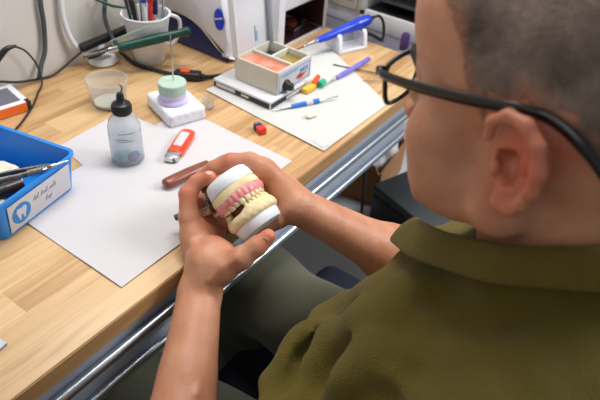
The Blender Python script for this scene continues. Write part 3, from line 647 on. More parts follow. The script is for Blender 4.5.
# ---------------------------------------------------------------- blue handpiece on white cradle
t = thing('handpiece_cradle', 'white plastic cradle holding the blue handpiece', 'stand', (.985, .548, .0005))
CR = frame((.956, .546, .0005), (.069, -.024, 0), (.024, .069, 0))
mb = MB(CR)
mb.box(0, .074, 0, .045, 0, .006, .0015)
for x in (0, .064):
    mb.prism([(0, .004), (.045, .004), (.040, .026), (.030, .036), (.026, .028), (.018, .028), (.012, .038), (.006, .032)], x, x+.008, M2=frame((0, 0, 0), (0, 1, 0), (0, 0, 1)))
mb.box(.004, .070, .038, .043, .004, .026, .001); mb.build('cradle_body', M['white'], t)
MB(CR).box(.006, .068, .004, .0065, .005, .022, .0008).build('front_web', M['clear'], t)
t = thing('handpiece', 'royal blue electric handpiece resting on the white cradle', 'handpiece', (.98, .535, .034))
h0, h1 = Vector((.890, .590, .026)), Vector((1.052, .540, .050))
ax = lambda u: h0.lerp(h1, u)
MB().tube([ax(.20), ax(.26), ax(.45), ax(.70), ax(.80), ax(.97), ax(1.0)], [.0050, .0065, .0085, .0105, .0125, .0105, .007], 20, 3).build('blue_sleeve', M['royal'], t)
MB().tube([ax(.02), ax(.06), ax(.10), ax(.12), ax(.20)], [.0022, .0034, .0034, .0044, .0050], 14).build('steel_nose', M['steel'], t)
MB().tube([ax(-.10), ax(.02)], [.0009, .0014], 8).build('bur', M['dull_steel'], t)
MB().tube([ax(1.0), ax(1.05)], [.0052, .0042], 12).build('cable_boot', M['rubber'], t)
cable([tuple(ax(1.05)), tuple(ax(1.05)+Vector((.012, -.008, .002))), (1.079, .522, .040), (1.082, .519, .020), (1.080, .52, .0035), (1.09, .55, .003), (1.092, .62, .003)], .0030, M['rubber'], 'black handpiece cable bending down behind the white cradle')
# ---------------------------------------------------------------- small oven
t = thing('porcelain_furnace', 'white bench oven with a dark open mouth behind the wax heater', 'oven', (.95, .74, .0005))
mb = MB()
ox0, ox1, oy0, oy1, oz1 = .880, 1.052, .642, .810, .090
for a in ((ox0, ox1, oy0+.004, oy1, .0005, .003), (ox0, ox0+.022, oy0, oy1, .001, oz1+.06), (ox1-.010, ox1, oy0, oy1, .001, oz1+.06), (ox0+.004, ox1-.004, oy0+.0005, oy1, oz1-.014, oz1+.059), (ox0, ox1, oy1-.02, oy1, .004, oz1)): mb.box(*a, .004)
mb.build('casing', M['white'], t)
MB().box(ox0+.0225, ox0+.0235, oy0+.003, oy1-.02, .0065, oz1-.0145).box(ox1-.0115, ox1-.0105, oy0+.003, oy1-.02, .0065, oz1-.0145).box(ox0+.019, ox1-.011, oy1-.022, oy1-.021, .0065, oz1-.0145).box(ox0+.019, ox1-.011, oy0+.003, oy1-.021, oz1-.0160, oz1-.0147).build('chamber_lining', M['dark_in'], t)
MB().box(ox0+.0235, ox1-.0115, oy0+.008, oy1-.022, .0034, .0050).build('chamber_floor', M['dark_in'], t)
t = thing('firing_tray', 'steel tray with a brown piece inside the oven mouth', 'tray', (.998, .70, .0055))
TR = Matrix.Translation((.998, .700, .0055)) @ Matrix.Rotation(math.radians(8), 4, 'Z')
mb = MB(TR); mb.box(-.036, .036, -.030, .030, 0, .002, .0006)
for a in ((-.036, .036, -.030, -.028), (-.036, .036, .028, .030), (-.036, -.034, -.03, .03), (.034, .036, -.03, .03)): mb.box(*a, .001, .008, .0006)
mb.build('tray_body', M['steel'], t)
MB(TR).lathe([(.0001, .0021), (.016, .0021), (.018, .005), (.016, .011), (.010, .013), (.0001, .0135)], n=26).build('brown_piece', M['brown_tray'], None, 'round brown glazed piece in the steel tray of the oven', 'piece')
# ---------------------------------------------------------------- white and navy machine
t = thing('steam_cleaner', 'white rounded bench machine with a navy base and blue oval badge', 'machine', (.85, .77, .0005))
PM = frame((0, 0, 0), (0, 1, 0), (0, 0, 1))      # x->Y, y->Z, z->X
def smoothpoly(p, n=4):
    out = []; L = len(p)
    for i in range(L):
        p0, p1, p2, p3 = p[i-1], p[i], p[(i+1) % L], p[(i+2) % L]
        for k in range(n):
            s = k/n; out.append(tuple(.5*((2*p1[a])+(p2[a]-p0[a])*s+(2*p0[a]-5*p1[a]+4*p2[a]-p3[a])*s*s+(3*p1[a]-p0[a]-3*p2[a]+p3[a])*s**3) for a in (0, 1)))
    return out
curve = [(.684, .006), (.696, .010), (.710, .017), (.726, .028), (.742, .040), (.760, .050), (.780, .056), (.80, .058), (.83, .058), (.868, .058)]
def under(pts, off, z0): return [(y, max(z0, z-off)) for y, z in pts]
MB().prism([(.684, .0008)] + curve + [(.868, .0008)], .778, .865, M2=PM, bev=.0025).build('navy_base', M['navy'], t, 'navy blue base')
top = [(y, z+.0008) for y, z in curve]
MB().prism([(.681, .007), (.679, .04), (.684, .08), (.694, .12), (.712, .15), (.75, .17), (.80, .175), (.868, .17)] + top[::-1], .774, .869, M2=PM, bev=.013).build('white_housing', M['white'], t)
em = MB(); EM = Matrix.Translation((.7735, .697, .082)) @ frame((0, 0, 0), (0, -1, 0), (0, 0, 1)) 
em.lathe([(.0001, .0), (1, 0), (1, .0012), (.0001, .0012)], n=40, M2=EM @ Matrix.Diagonal((.012, .020, 1, 1)), close=False); bd = em.build('oval_badge', M['logo_blue'] if False else M['royal'], t)
MB(EM).box(-.010, .010, .000, .003, .0012, .0016, M2=Matrix.Rotation(.35, 4, 'Z')).build('badge_stroke', M['paper'], bd)
# ---------------------------------------------------------------- pen cup
t = thing('pen_cup', 'white tapered plastic cup full of pens by the wall', 'cup', (.690, .795, .0005))
pc = (.690, .795, .0005)
MB().lathe([(.0001, 0), (.026, 0), (.0275, .002), (.0405, .082), (.0418, .086), (.0440, .0875), (.0440, .0895), (.0400, .0895), (.0385, .084), (.0255, .003), (.0001, .0025)], pc, 52, close=False).build('cup_wall', M['white'], t)
MB().tube([(pc[0]+.024, pc[1]-.018, .030), (pc[0]+.036, pc[1]-.026, .030), (pc[0]+.048, pc[1]-.032, .050), (pc[0]+.048, pc[1]-.032, .074), (pc[0]+.034, pc[1]-.024, .084)], .0034, 8, 5).build('cup_handle', M['white'], t)
pens = [('ballpoint_pen', (-.012, -.010), (-.020, -.020), .150, 'royal', 'blue ballpoint pen standing leftmost of the blue pens in the cup'),
        ('ballpoint_pen', (-.004, -.008), (-.004, -.022), .145, 'red', 'red pen standing in the white cup'),
        ('ballpoint_pen', (.006, -.010), (.008, -.018), .112, 'navy', 'short navy-capped pen behind the white cup rim'),
        ('ballpoint_pen', (.010, -.004), (.024, -.012), .150, 'pen_blue', 'bright blue pen leaning right in the white cup'),
        ('ballpoint_pen', (.014, .006), (.034, .0), .155, 'royal', 'second royal blue pen leaning far right in the cup'),
        ('paint_brush', (-.018, .004), (-.040, .006), .135, 'grey_dark', 'dark brush handle leaning left out of the cup'),
        ('wooden_stick', (.0, .010), (.004, .016), .150, 'knifewood', 'brown wooden stick at the back of the pen cup'),
        ('steel_spatula', (.016, -.012), (.030, -.022), .140, 'steel', 'steel spatula at the right side of the pen cup'),
        ('white_pen', (-.010, .010), (-.012, .018), .148, 'white', 'white pen at the back of the pen cup'),
        ('green_pen', (.004, .004), (-.006, .002), .140, 'green_clear', 'pale green pen in the middle of the cup'),
        ('plastic_pipette', (.018, .008), (.030, .018), .150, 'offwhite', 'cream pipette at the back right of the pen cup'),
        ('black_marker', (-.016, -.004), (-.034, -.004), .118, 'black', 'black marker leaning left over the cup rim')]
for nm, (ax_, ay), (bx_, by), L, mt, lb in pens:
    a = Vector((pc[0]+ax_, pc[1]+ay, .010)); b = Vector((pc[0]+bx_*1.0, pc[1]+by, .010+L*.97)); r = .0042 if 'pen' in nm or 'marker' in nm else .0026
    t2 = thing(nm, lb, 'pen' if 'pen' in nm or 'marker' in nm else 'tool', tuple(a), 'pens and tools in the white cup')
    q = lambda u: a.lerp(b, u)
    MB().tube([q(0), q(.06), q(.10), q(.74)], [.0008, r*.5, r, r], 12).build('barrel', M['white'] if mt in ('royal', 'pen_blue', 'navy') else M[mt], t2)
    MB().tube([q(.74), q(.76), q(.97), q(1)], [r*1.05, r*1.2, r*1.1, r*.6], 12).build('cap', M[mt], t2)
    if r > .004: MB().tube([q(.97)+Vector((-.001, -r*1.3, 0)), q(.70)+Vector((-.001, -r*1.5, 0))], .0009, 6).build('clip', M[mt], t2)
# green translucent stick leaning over the cup rim
MB().tube([(.610, .800, .060), (.640, .775, .075), (.682, .738, .094)], [.0009, .0010, .0008], 8).build('glass_rod', M['green_clear'], None, 'thin pale green rod lying across the rim of the pen cup', 'rod')
MB().tube([(.640, .868, .108), (.660, .845, .096), (.680, .826, .0915)], [.0020, .0028, .0014], 10).build('green_spatula', M['green'], None, 'small dark green instrument handle near the wall left of the pen cup', 'tool')
# ---------------------------------------------------------------- black rest with white foot and the green handled instrument
t = thing('instrument_rest', 'black instrument rest on a white foot left of the pen cup', 'stand', (.626, .852, .0005))
MB().lathe([(.0001, 0), (.024, 0), (.027, .004), (.024, .013), (.014, .019), (.0001, .020)], (.626, .848, .0005), 32).build('white_foot', M['white'], t)
RB = frame((.590, .858, .032), (.110, -.010, .010), (0, 1, 0))
MB(RB).box(0, .115, -.008, .008, -.003, .009, .003).build('rest_bar', M['black'], t)
MB().tube([(.590, .842, .024), (.604, .836, .0265), (.632, .824, .036)], [.0065, .0080, .0045], 14, 4, flat=((0, 0, 1), .7, 1)).build('black_paddle', M['black'], t)
MB().tube([(.626, .848, .018), (.626, .852, .032)], .008, 12).build('rest_post', M['white'], t)
t = thing('green_handled_carver', 'dark green handled wax carver lying in front of the pen cup', 'wax carver', (.66, .765, .06))
g0 = Vector((.598, .800, .046)); g1 = Vector((.725, .722, .068))
gx = lambda u: g0.lerp(g1, u)
MB().tube([gx(.14), gx(.17), gx(.40), gx(.65), gx(.82), gx(.90), gx(.96), gx(1.0)], [.0070, .0080, .0086, .0088, .0068, .0074, .0088, .0054], 20, 3).build('green_handle', M['green'], t)
MB().tube([gx(.03), gx(.035), gx(.13), gx(.15)], [.0040, .0052, .0052, .0056], 16).build('ferrule', M['steel'], t)
MB().tube([gx(-.26), gx(-.10), gx(.04)], [.0035, .0024, .0020], 10, 3).build('shank', M['dull_steel'], t)
# ---------------------------------------------------------------- under the bench
t = thing('low_shelf', 'low white shelf unit beneath the far end of the benches', 'shelf', (1.25, .56, -.75))
MB().box(.93, 1.59, .30, .84, -.46, -.44, .002).build('shelf_board', M['white'], t)
for x in (.932, 1.572): MB().box(x, x+.016, .31, .83, -.75, -.46, .001).build('side_board', M['white'], t)
MB().box(.948, 1.572, .815, .83, -.75, -.46, .001).build('back_board', M['white'], t)
CB = Matrix.Translation((1.103, .473, -.4395)) @ Matrix.Rotation(math.radians(8), 4, 'Z')
t = thing('cardboard_box', 'open brown cardboard box on the low white shelf', 'box', (1.16, .56, -.44))
mb = MB(CB); mb.box(0, .004, 0, .24, 0, .10).box(.19, .194, 0, .24, 0, .10).box(0, .194, 0, .004, 0, .10).box(0, .194, .236, .24, 0, .10).box(0, .194, 0, .24, 0, .003); mb.build('box_body', M['card'], t)
for M2, b in ((Matrix.Translation((0, 0, .10)) @ Matrix.Rotation(math.radians(-130), 4, 'Y'), (0, .07, .005, .235, 0, .003)), (Matrix.Translation((.1, .24, .10)) @ Matrix.Rotation(math.radians(-40), 4, 'X'), (-.09, .09, 0, .07, 0, .003))):
    MB(CB @ M2).box(*b).build('flap', M['card'], t)
sdf_obj('plastic_bag', [ell((1.19, .56, -.375), (.05, .055, .05), .02), ell((1.22, .52, -.355), (.035, .03, .05), .02), ell((1.16, .60, -.35), (.03, .035, .04), .02)], .006, M['white'], label='crumpled white plastic bag inside the cardboard box', cat='bag', disp=lambda p, d: .004*np.sin(p[:, 0]*120+p[:, 2]*80)*np.sin(p[:, 1]*140))
t = thing('equipment_case', 'dark grey lidded case with black sides in front of the cardboard box', 'case', (1.08, .37, -.44))
EC = frame((1.006, .428, -.44), (-.045, -.131, 0), (.125, .025, 0))
MB(EC).box(-.02, .20, .0, .20, .0005, .115, .006).build('case_body', M['black'], t)
MB(EC).box(-.022, .202, -.002, .202, .115, .138, .005).build('case_lid', M['grey_dark'], t)
MB(EC).box(.05, .13, -.008, .0, .06, .085, .003).build('case_latch', M['rubber'], t)
cable([(.985, .455, -.05), (.99, .46, -.14), (1.0, .47, -.24), (.985, .455, -.34), (.965, .44, -.4355), (.95, .43, -.4365)], .0035, M['rubber'], 'black cable hanging beneath the rails in front of the cardboard box')
MB().box(.98, 1.07, .335, .41, -.4395, -.425, .002).build('white_carton', M['paper'], None, 'flat white carton on the low shelf below the dark case', 'carton')
# ================================================================ dental casts held in the hands
# occlusal frame: u along the arch width, v from lower to upper, w towards the viewer
def camdir(v): return RC @ np.array(v, float)
DC = at(244, 201, .688)
uu = camdir((.80, .58, -.22)); uu /= np.linalg.norm(uu)
vv = camdir((-.50, .82, -.12)); vv -= uu*(vv@uu); vv /= np.linalg.norm(vv)
ww = np.cross(uu, vv)
RD = np.stack([uu, vv, ww], 1)                # columns
SC = .915
def dloc(u, v, w): return DC + RD @ np.array([u, v, w])*SC
DM = Matrix.Identity(4)
def dell(c, r, k=.004, rot=None): return ell(c, tuple(x*SC for x in r), k, RD)
for i in range(3):
    for j in range(3): DM[i][j] = RD[i, j]*SC
    DM[i][3] = DC[i]
def arch(a, rx=.027, rw=.026, w0=-.012):      # point on the tooth arch, a = 0 is the front middle
    return rx*math.sin(a), w0+rw*math.cos(a)
def dring(s, v, flat=-.030, rx=.031, rw=.030, w0=-.012, n=48, wob=0):
    out = []
    for i in range(n):
        a = 2*math.pi*i/n-math.pi; x = rx*s*math.sin(a); w = w0+rw*s*math.cos(a)
        w = max(w, flat); 
        if wob: x += wob*math.sin(5*a+v*300); w += wob*math.cos(4*a+v*200)
        out.append((x, v+ (wob*1.6*math.sin(3*a+1) if wob else 0), w))
    return out
def dsurf(mb, rings):
    n = len(rings[0]); vs = [p for r in rings for p in r]; fs = []
    for k in range(len(rings)-1):
        for i in range(n): j = (i+1) % n; fs.append((k*n+i, k*n+j, (k+1)*n+j, (k+1)*n+i))
    fs.append(tuple(range(n))); fs.append(tuple((len(rings)-1)*n+i for i in range(n))[::-1]); mb.add(vs, fs)
def tooth_mesh(mb, c, ang, wdt, hgt, dep, up, molar=False):
    """one crown: root end towards the gum (up=+1: gum above)"""
    T = Matrix.Translation(Vector(c)) @ Matrix.Rotation(ang, 4, 'Y')
    rings = []
    for k, (f, sw, sd) in enumerate(((0, .62, .70), (.18, .86, .95), (.45, 1.0, 1.0), (.75, 1.02, .82), (.93, .95, .62 if not molar else .86), (1.0, .78, .34 if not molar else .66))):
        n = 14; r = []
        for i in range(n):
            a = 2*math.pi*i/n; cx = math.copysign(abs(math.cos(a))**.7, math.cos(a)); cz = math.copysign(abs(math.sin(a))**.7, math.sin(a))
            yy = -up*f*hgt
            if molar and f > .9: yy += up*.0008*math.sin(3*a)
            r.append((wdt/2*sw*cx, yy, dep/2*sd*cz + (.0006 if f < .5 else 0)))
        rings.append(r)
    n = 14; vs = [p for r in rings for p in r]; fs = []
    for k in range(5):
        for i in range(n): j = (i+1) % n; fs.append((k*n+i, k*n+j, (k+1)*n+j, (k+1)*n+i))
    fs.append(tuple(range(n))); fs.append(tuple(5*n+i for i in range(n))[::-1]); mb.add(vs, fs, T)
t = thing('upper_dental_cast', 'upper dental cast with white base and pink denture teeth held in both hands', 'dental cast', tuple(dloc(0, .02, -.01)))
mb = MB(DM); dsurf(mb, [dring(.90, .0415), dring(.965, .0400), dring(1.03, .034), dring(1.07, 0.0245), dring(1.06, .0238)]); mb.build('plaster_base', M['plaster'], t)
mb = MB(DM); dsurf(mb, [dring(1.0, .0245), dring(1.07, .0225, wob=.0005), dring(1.12, .017, wob=.0007), dring(1.12, .0125, wob=.0008), dring(1.05, .0105, wob=.0006)]); mb.build('stone_model', M['stone'], t)
gops = []
for i in range(19):
    a = math.radians(-92+i*184/18); x, w_ = arch(a, .0285, .0270)
    gops.append(dell(dloc(x, .0095, w_), (.0062, .0062, .0062), .004))
    gops.append(dell(dloc(x*.97, .0045, w_*.97-.0004), (.0054, .0054, .0054), .004))
gops.append(dell(dloc(0, .0105, -.012), (.024, .006, .022), .004, rot=RD))
sdf_obj('denture_gum', gops, .0011, M['gum'], t, relax=1, disp=lambda p, d: .0004*np.sin(((p-DC)@RD)[:, 0]*900))
ups = [7.6, 6.6, 7.2, 7.0, 6.8, 9.0, 9.0]
for sgn in (1, -1):
    a = 0
    for k, wd in enumerate((8.2, 6.8, 7.6, 7.0, 6.9, 9.6, 9.2)):
        half = (wd/1000)/2/.0262; a += half; x, w_ = arch(a*sgn, .0278, .0268)
        mb = MB(DM); tooth_mesh(mb, (x, .0062, w_+.0022), a*sgn, wd/1000*.97, (.0112, .0102, .0108, .0096, .0090, .0080, .0075)[k], (.0052, .0050, .006, .0068, .0072, .0092, .0090)[k], 1, k > 2)
        mb.build('tooth', M['tooth'], t); a += half
t = thing('lower_dental_cast', 'lower dental cast, cream teeth and white base with a gap on the left', 'dental cast', tuple(dloc(0, -.03, -.01)))
mb = MB(DM); dsurf(mb, [dring(1.00, -.0228), dring(1.03, -.0235), dring(1.02, -.030), dring(.97, -.0385), dring(.92, -.0400)]); mb.build('plaster_base', M['plaster'], t)
lops = []
for i in range(21):
    a = math.radians(-96+i*192/20); x, w_ = arch(a, .0280, .0265)
    low = 1.0 if not (-78 < math.degrees(a) < -14) else 0.0
    lops.append(dell(dloc(x, -.0205, w_), (.0075, .0065, .0075), .004, rot=RD))
    if low: lops.append(dell(dloc(x*.98, -.0150, w_*.98), (.0060, .0065, .0060), .004, rot=RD))
    else: lops.append(dell(dloc(x*.98, -.0175, w_*.98), (.0055, .0040, .0055), .004, rot=RD))
lops.append(dell(dloc(0, -.0215, -.012), (.0285, .0045, .028), .004, rot=RD))
sdf_obj('stone_model', lops, .0011, M['stone'], t, disp=lambda p, d: .00022*np.sin(((p-DC)@RD)[:, 0]*700)*np.sin(((p-DC)@RD)[:, 1]*500))
for sgn in (1, -1):
    a = 0
    for k, wd in enumerate((5.6, 6.0, 6.8, 7.0, 7.0, 9.8, 9.4)):
        half = (wd/1000)/2/.0258; a += half; x, w_ = arch(a*sgn, .0272, .0258)
        gap = sgn < 0 and 1 <= k <= 4
        if not gap:
            mb = MB(DM); tooth_mesh(mb, (x, -.0105, w_+.0006), a*sgn, wd/1000*.97, (.0078, .0080, .0085, .0075, .0070, .0062, .0060)[k], (.005, .0052, .006, .0068, .0072, .0092, .0090)[k], -1, k > 2)
            mb.build('tooth', M['stone'], t)
        a += half
mb = MB(DM); dsurf(mb, [dring(.72, .0040), dring(.70, .0), dring(.68, -.012), dring(.70, -.0165)]); 
mb.build('bite_wax', M['mouth_red'], None, 'dark red wax filling seen in the gap between the two dental casts', 'wax')
t = thing('cast_articulator', 'small brass and steel hinge joining the two casts at their left', 'articulator', tuple(dloc(-.038, 0, -.02)))
MB().tube([at(176, 217.5, .722), at(192, 211, .722), at(214, 203, .722), at(226, 199, .722)], .0026, 12).build('steel_rod', M['dull_steel'], t)
MB().tube([at(175, 218, .722), at(181, 215.5, .722)], .0040, 14).build('rod_end', M['dull_steel'], t)
MB().tube([at(183, 210, .718), at(184, 215, .718)], .0028, 12).build('brass_nut', M['brass'], t)
MB().tube([at(203, 190, .716), at(210, 188, .712)], .0042, 14).build('brass_screw', M['brass'], t)
MB().tube([at(204, 213, .712), at(212, 209, .706)], .0060, 16).build('hinge_barrel', M['steel'], t)
MB().tube([at(207, 190, .716), at(208, 201, .716), at(209, 211, .712)], .0030, 10, 4).build('hinge_arm', M['dull_steel'], t)
# ================================================================ the man
HY, HP, HR = math.radians(-9), math.radians(-8), math.radians(0)
HC = Vector((.4155, .0545, .293))
HM = Matrix.Translation(HC) @ Matrix.Rotation(HY, 4, 'Z') @ Matrix.Rotation(HP, 4, 'X') @ Matrix.Rotation(HR, 4, 'Y')
HRn = np.array(HM.to_3x3())
hl = lambda x, y, z: np.array(HM @ Vector((x, y*(1.07 if y > 0 else 1), z)))
def hell(c, r, k=.012, sub=False, rot=None): return ell(hl(*c), r, k, HRn if rot is None else HRn @ rot, sub)
def hcone(a, b, ra, rb, k=.01, sub=False): return cone(hl(*a), hl(*b), ra, rb, k, sub)
ops = []
# torso, neck and arms first, then the head, then the hands
ops += [ell((.41, .02, -.02), (.150, .095, .150), .03), ell((.41, .05, -.18), (.140, .10, .13), .03)]
ops += [cone((.425, -.005, .10), hl(0, -.030, -.015), .060, .056, .03), cone((.425, .02, .12), hl(0, .005, -.045), 0.044, .044, .02)]
for sx, tx in ((.24, .27), (.59, .56)):
    ops.append(cone((.425, .0, .12), (sx, -.02, .080), .044, .048, .03))
LE = at(160, 560, .52); LW = at(200, 292, .682); LS = np.array([.225, -.02, .085])
RE = at(420, 270, .845); RW = at(296, 205, .728); RS = np.array([.600, -.03, .085])
ops += [cone(LS, LE, .050, .042, .02), cone(RS, RE, .050, .042, .02)]
def forearm(E, W, side, r0, r1, s0=.012, s1=.007):
    d = (W-E); out = []
    m1 = E+d*.28; 
    out += [cone(E, m1, r0*.95, r0*1.02, .012), cone(m1, E+d*.62, r0*1.02, r1*1.18, .01), cone(E+d*.62, W, r1*1.18, r1, .01)]
    out += [cone(m1+side*s0, W+side*s1, r0*.72, r1*.86, .012), cone(m1-side*s0, W-side*s1, r0*.72, r1*.86, .012)]
    return out
lside = camdir((.15, 0, -1.0)); lside /= np.linalg.norm(lside)
rside = camdir((-.35, .55, -.75)); rside /= np.linalg.norm(rside)
ops += forearm(LE, LW, camdir((1, .1, -.3))/1.05, .036, .0215, .012, .003)
ops += forearm(RE, RW, rside, .040, .0200, .010, .006)
# veins and tendons on the near forearm
ops += chain([at(196, 395, .585), at(200, 350, .63), at(203, 312, .655), at(207, 290, .664)], [.004, .004, .0035, .003], .004)
# head
ops += [hell((0, -.014, .046), (.0785, .099, .086), .02), hell((0, .034, .046), (.0755, .066, .064), .02), hell((0, .046, .078), (.068, .058, .054), .02), hell((0, .042, -.012), (.066, .048, .058), .02)]
for s in (1, -1):
    ops += [hell((s*.053, .056, -.014), (.023, .027, .026), .016), hcone((s*.056, .004, -.048), (s*.020, .078, -.082), .019, .016, .018), hcone((s*.058, .0, -.01), (s*.057, .004, -.048), .018, .019, .015),
            hell((s*.047, .048, -.045), (.027, .034, .032), .015), hcone((s*.008, .092, .030), (s*.044, .074, .030), .009, .008, .010)]
ops += [hell((0, .080, -.080), (.024, .020, .018), .014), hell((0, .074, -.052), (.034, .026, .028), .014)]
for s in (1, -1): ops += [hell((s*.032, .094, .010), (.017, .014, .013), .010, True), hell((s*.032, .080, .010), (.0160, .0145, .0140), .004), hell((s*.032, .0965, .0055), (.0125, .0080, .0026), .002, True)]
ops += [hcone((0, .094, .018), (0, .111, -.018), .0075, .0105, .008), hell((0, .106, -.022), (.013, .012, .009), .006), hell((.011, .103, -.022), (.008, .009, .008), .005), hell((-.011, .103, -.022), (.008, .009, .008), .005)]
ops += [hell((.006, .106, -.031), (.0035, .006, .004), .003, True), hell((-.006, .106, -.031), (.0035, .006, .004), .003, True)]
ops += [hell((0, .099, -.045), (.021, .0075, .0045), .004), hell((0, .097, -.055), (.019, .008, .005), .004), hell((0, .107, -.050), (.022, .006, .0012), .002, True)]
for s in (1, -1):                       # ears: bowl, rim, fold, tragus, lobe
    ops.append(hell((s*.072, -.010, .004), (.010, .017, .026), .006))
    tiltv = lambda y, z, o: (s*(.0795+o), y-.006, z)
    rim = [(.004, -.010, .0), (.009, .004, .004), (.012, .017, .006), (.010, .029, .008), (.0, .0365, .010), (-.013, .035, .012), (-.023, .025, .014), (-.0265, .010, .0145), (-.024, -.006, .0125), (-.018, -.019, .009), (-.010, -.028, .005)]
    ops += chain([hl(*tiltv(y, z, o)) for y, z, o in rim[2:]], [.0034, .0038, .0042, .0045, .0047, .0047, .0045, .0044, .0046], .003, .004)
    ops += chain([hl(*tiltv(y, z, o)) for y, z, o in [(-.014, .024, .007), (-.017, .010, .008), (-.015, -.005, .007), (-.008, -.014, .005), (.000, -.016, .003)]], [.0034, .0042, .0044, .004, .0035], .004)
    ops.append(hell(tiltv(-.010, .004, .000), (.0055, .018, .028), .006))
    ops.append(hell(tiltv(-.004, .000, .006), (.013, .0090, .0120), .004, True)); ops.append(hell(tiltv(.003, .003, .002), (.016, .0045, .0055), .004, True))
    ops.append(hell(tiltv(-.003, .020, .009), (.0055, .0085, .0060), .004, True))
    ops.append(hell(tiltv(.006, -.004, .003), (.0040, .0035, .0065), .003)); ops.append(hell(tiltv(-.004, -.027, .004), (.0052, .0095, .0085), .006))
# ---- left hand (back of hand and thumb towards the camera)
def finger(pts, rs, k=.0035, k0=.010): return chain([at(*p) if len(p) == 3 and p[0] > 5 else np.array(p) for p in pts], rs, k, k0)
ops += [cone(LW, at(207, 262, .678), .0215, .020, .012), cone(at(203, 275, .690), at(193, 238, .698), .017, .0135, .012), cone(at(208, 272, .690), at(202, 236, .712), .016, .0130, .012),
        cone(at(212, 268, .692), at(210, 234, .722), .015, .0120, .012), cone(at(206, 262, .680), at(214, 250, .684), .019, .016, .012), cone(at(214, 252, .684), at(226, 252, .682), .013, .010, .012)]
ops += finger([(209, 278, .672), (222, 268, .668), (241, 258, .662), (257, 246.5, .660), (268, 236.5, .660)], [.0165, .0165, .0128, .0105, .0088], .006)
ops += finger([(193, 238, .698), (188.5, 218, .700), (188, 194, .704), (197, 182, .706), (210, 177, .702)], [.0135, .0115, .0108, .0092, .0078])
ops += finger([(202, 236, .712), (199, 212, .724), (199, 194, .736), (208, 189, .742), (219, 190, .742)], [.0125, .0105, .0100, .0088, .0078])
ops += finger([(210, 234, .720), (208, 222, .734), (209, 208, .742), (219, 204, .744), (230, 206, .742)], [.0115, .0098, .0092, .0084, .0075])
ops += finger([(214, 240, .716), (218, 232, .728), (222, 224, .733), (230, 221, .734), (238, 222, .733)], [.0105, .0088, .0082, .0075, .0068])
ops += chain([at(204, 284, .662), at(198, 262, .664), at(194, 244, .680)], [.0030, .0034, .0030], .006)
ops += chain([at(211, 280, .655), at(222, 267, .6535), at(236, 258, .650)], [.0028, .0036, .0028], .006)
# ---- right hand (fingers over the top of the upper cast)
ops += [cone(RW, at(282, 193, .730), .0200, .0180, .010), cone(at(286, 190, .728), at(264, 170, .722), .0170, .0130, .010), cone(at(287, 196, .736), at(270, 178, .738), .0165, .0130, .010), cone(at(288, 203, .742), at(276, 190, .750), .0160, .0125, .010),
        cone(at(290, 210, .744), at(282, 202, .752), .0150, .0110, .010)]
ops += finger([(264, 170, .722), (250, 162, .718), (231, 162, .722), (214, 168, .726), (200, 177, .730)], [.0135, .0120, .0108, .0092, .0078])
ops += finger([(270, 178, .738), (252, 172, .746), (234, 174, .752), (221, 182, .752), (212, 190, .748)], [.0130, .0112, .0104, .0090, .0078])
ops += finger([(276, 190, .748), (260, 184, .756), (244, 186, .758), (232, 193, .756), (224, 200, .752)], [.0120, .0105, .0096, .0084, .0074])
ops += finger([(282, 202, .748), (270, 198, .754), (256, 200, .754), (247, 206, .750), (240, 212, .746)], [.0105, .0090, .0084, .0076, .0068])
ops += finger([(290, 206, .732), (283, 214, .726), (279, 220, .722), (268, 226, .722), (258, 229, .722)], [.0140, .0120, .0105, .0095, .0080])
man = thing('person', 'man in an olive wool shirt and black glasses holding the dental casts', 'person', (.45, .12, -.748))
body, bv, bf = sdf_obj('body', ops, .0021, M['skin'], man, relax=1)
fl = np.zeros(len(bv))
def flush(c, r, amt):
    global fl
    fl = np.maximum(fl, amt*np.exp(-((bv-np.array(c))**2).sum(1)/r**2))
for s in (1, -1): flush(hl(s*.086, -.020, .012), .026, .75); flush(hl(s*.084, -.008, -.018), .020, .5)
for c in (at(210, 177, .702), at(268, 236, .66), at(188, 194, .704), at(231, 162, .722), at(205, 225, .72), at(208, 190, .74)): flush(c, .014, .55)
at_ = body.data.attributes.new('flush', 'FLOAT', 'POINT'); at_.data.foreach_set('value', fl.astype(np.float32))
for c, d in (((-.032, .0805, .010), 0), ((.032, .0805, .010), 0)):
    MB(HM).ball((c[0], c[1]*1.07, c[2]), .0118, 20).build('eyeball', M['eye'], man); MB(HM).ball((c[0], c[1]*1.07+.0085, c[2]-.003), .0052, 14).build('iris', M['iris'], man)
    s = 1 if c[0] > 0 else -1
    MB(HM).tube([(s*.012, .1105, .031), (s*.030, .1045, .037), (s*.050, .086, .033)], [.0026, .0034, .0018], 8, 4, flat=((0, 1, 0), .6, 1.3)).build('eyebrow', M['brow'], man)
# thumb and finger nails
def nail(c, n, d, w, l):
    n = Vector(n).normalized(); d = Vector(d); d = (d-n*d.dot(n)).normalized(); x = d.cross(n); T = Matrix.Identity(4)
    for i in range(3): T[i][0] = x[i]; T[i][1] = d[i]; T[i][2] = n[i]; T[i][3] = c[i]
    MB().ball((0, 0, 0), (w/2, l/2, .0012), 16, M2=T).build('fingernail', M['nail'], man)
pt = at(267, 237.5, .660); nn = camdir((-.35, -.45, .9)); nn /= np.linalg.norm(nn); nail(pt+nn*.0084, nn, at(268, 236, .66)-at(257, 246, .66), .010, .0125)
nn = camdir((.1, .75, .7)); nn /= np.linalg.norm(nn); nail(at(209, 177.5, .7023)+nn*.0072, nn, at(210, 177, .702)-at(197, 182, .706), .0075, .009)
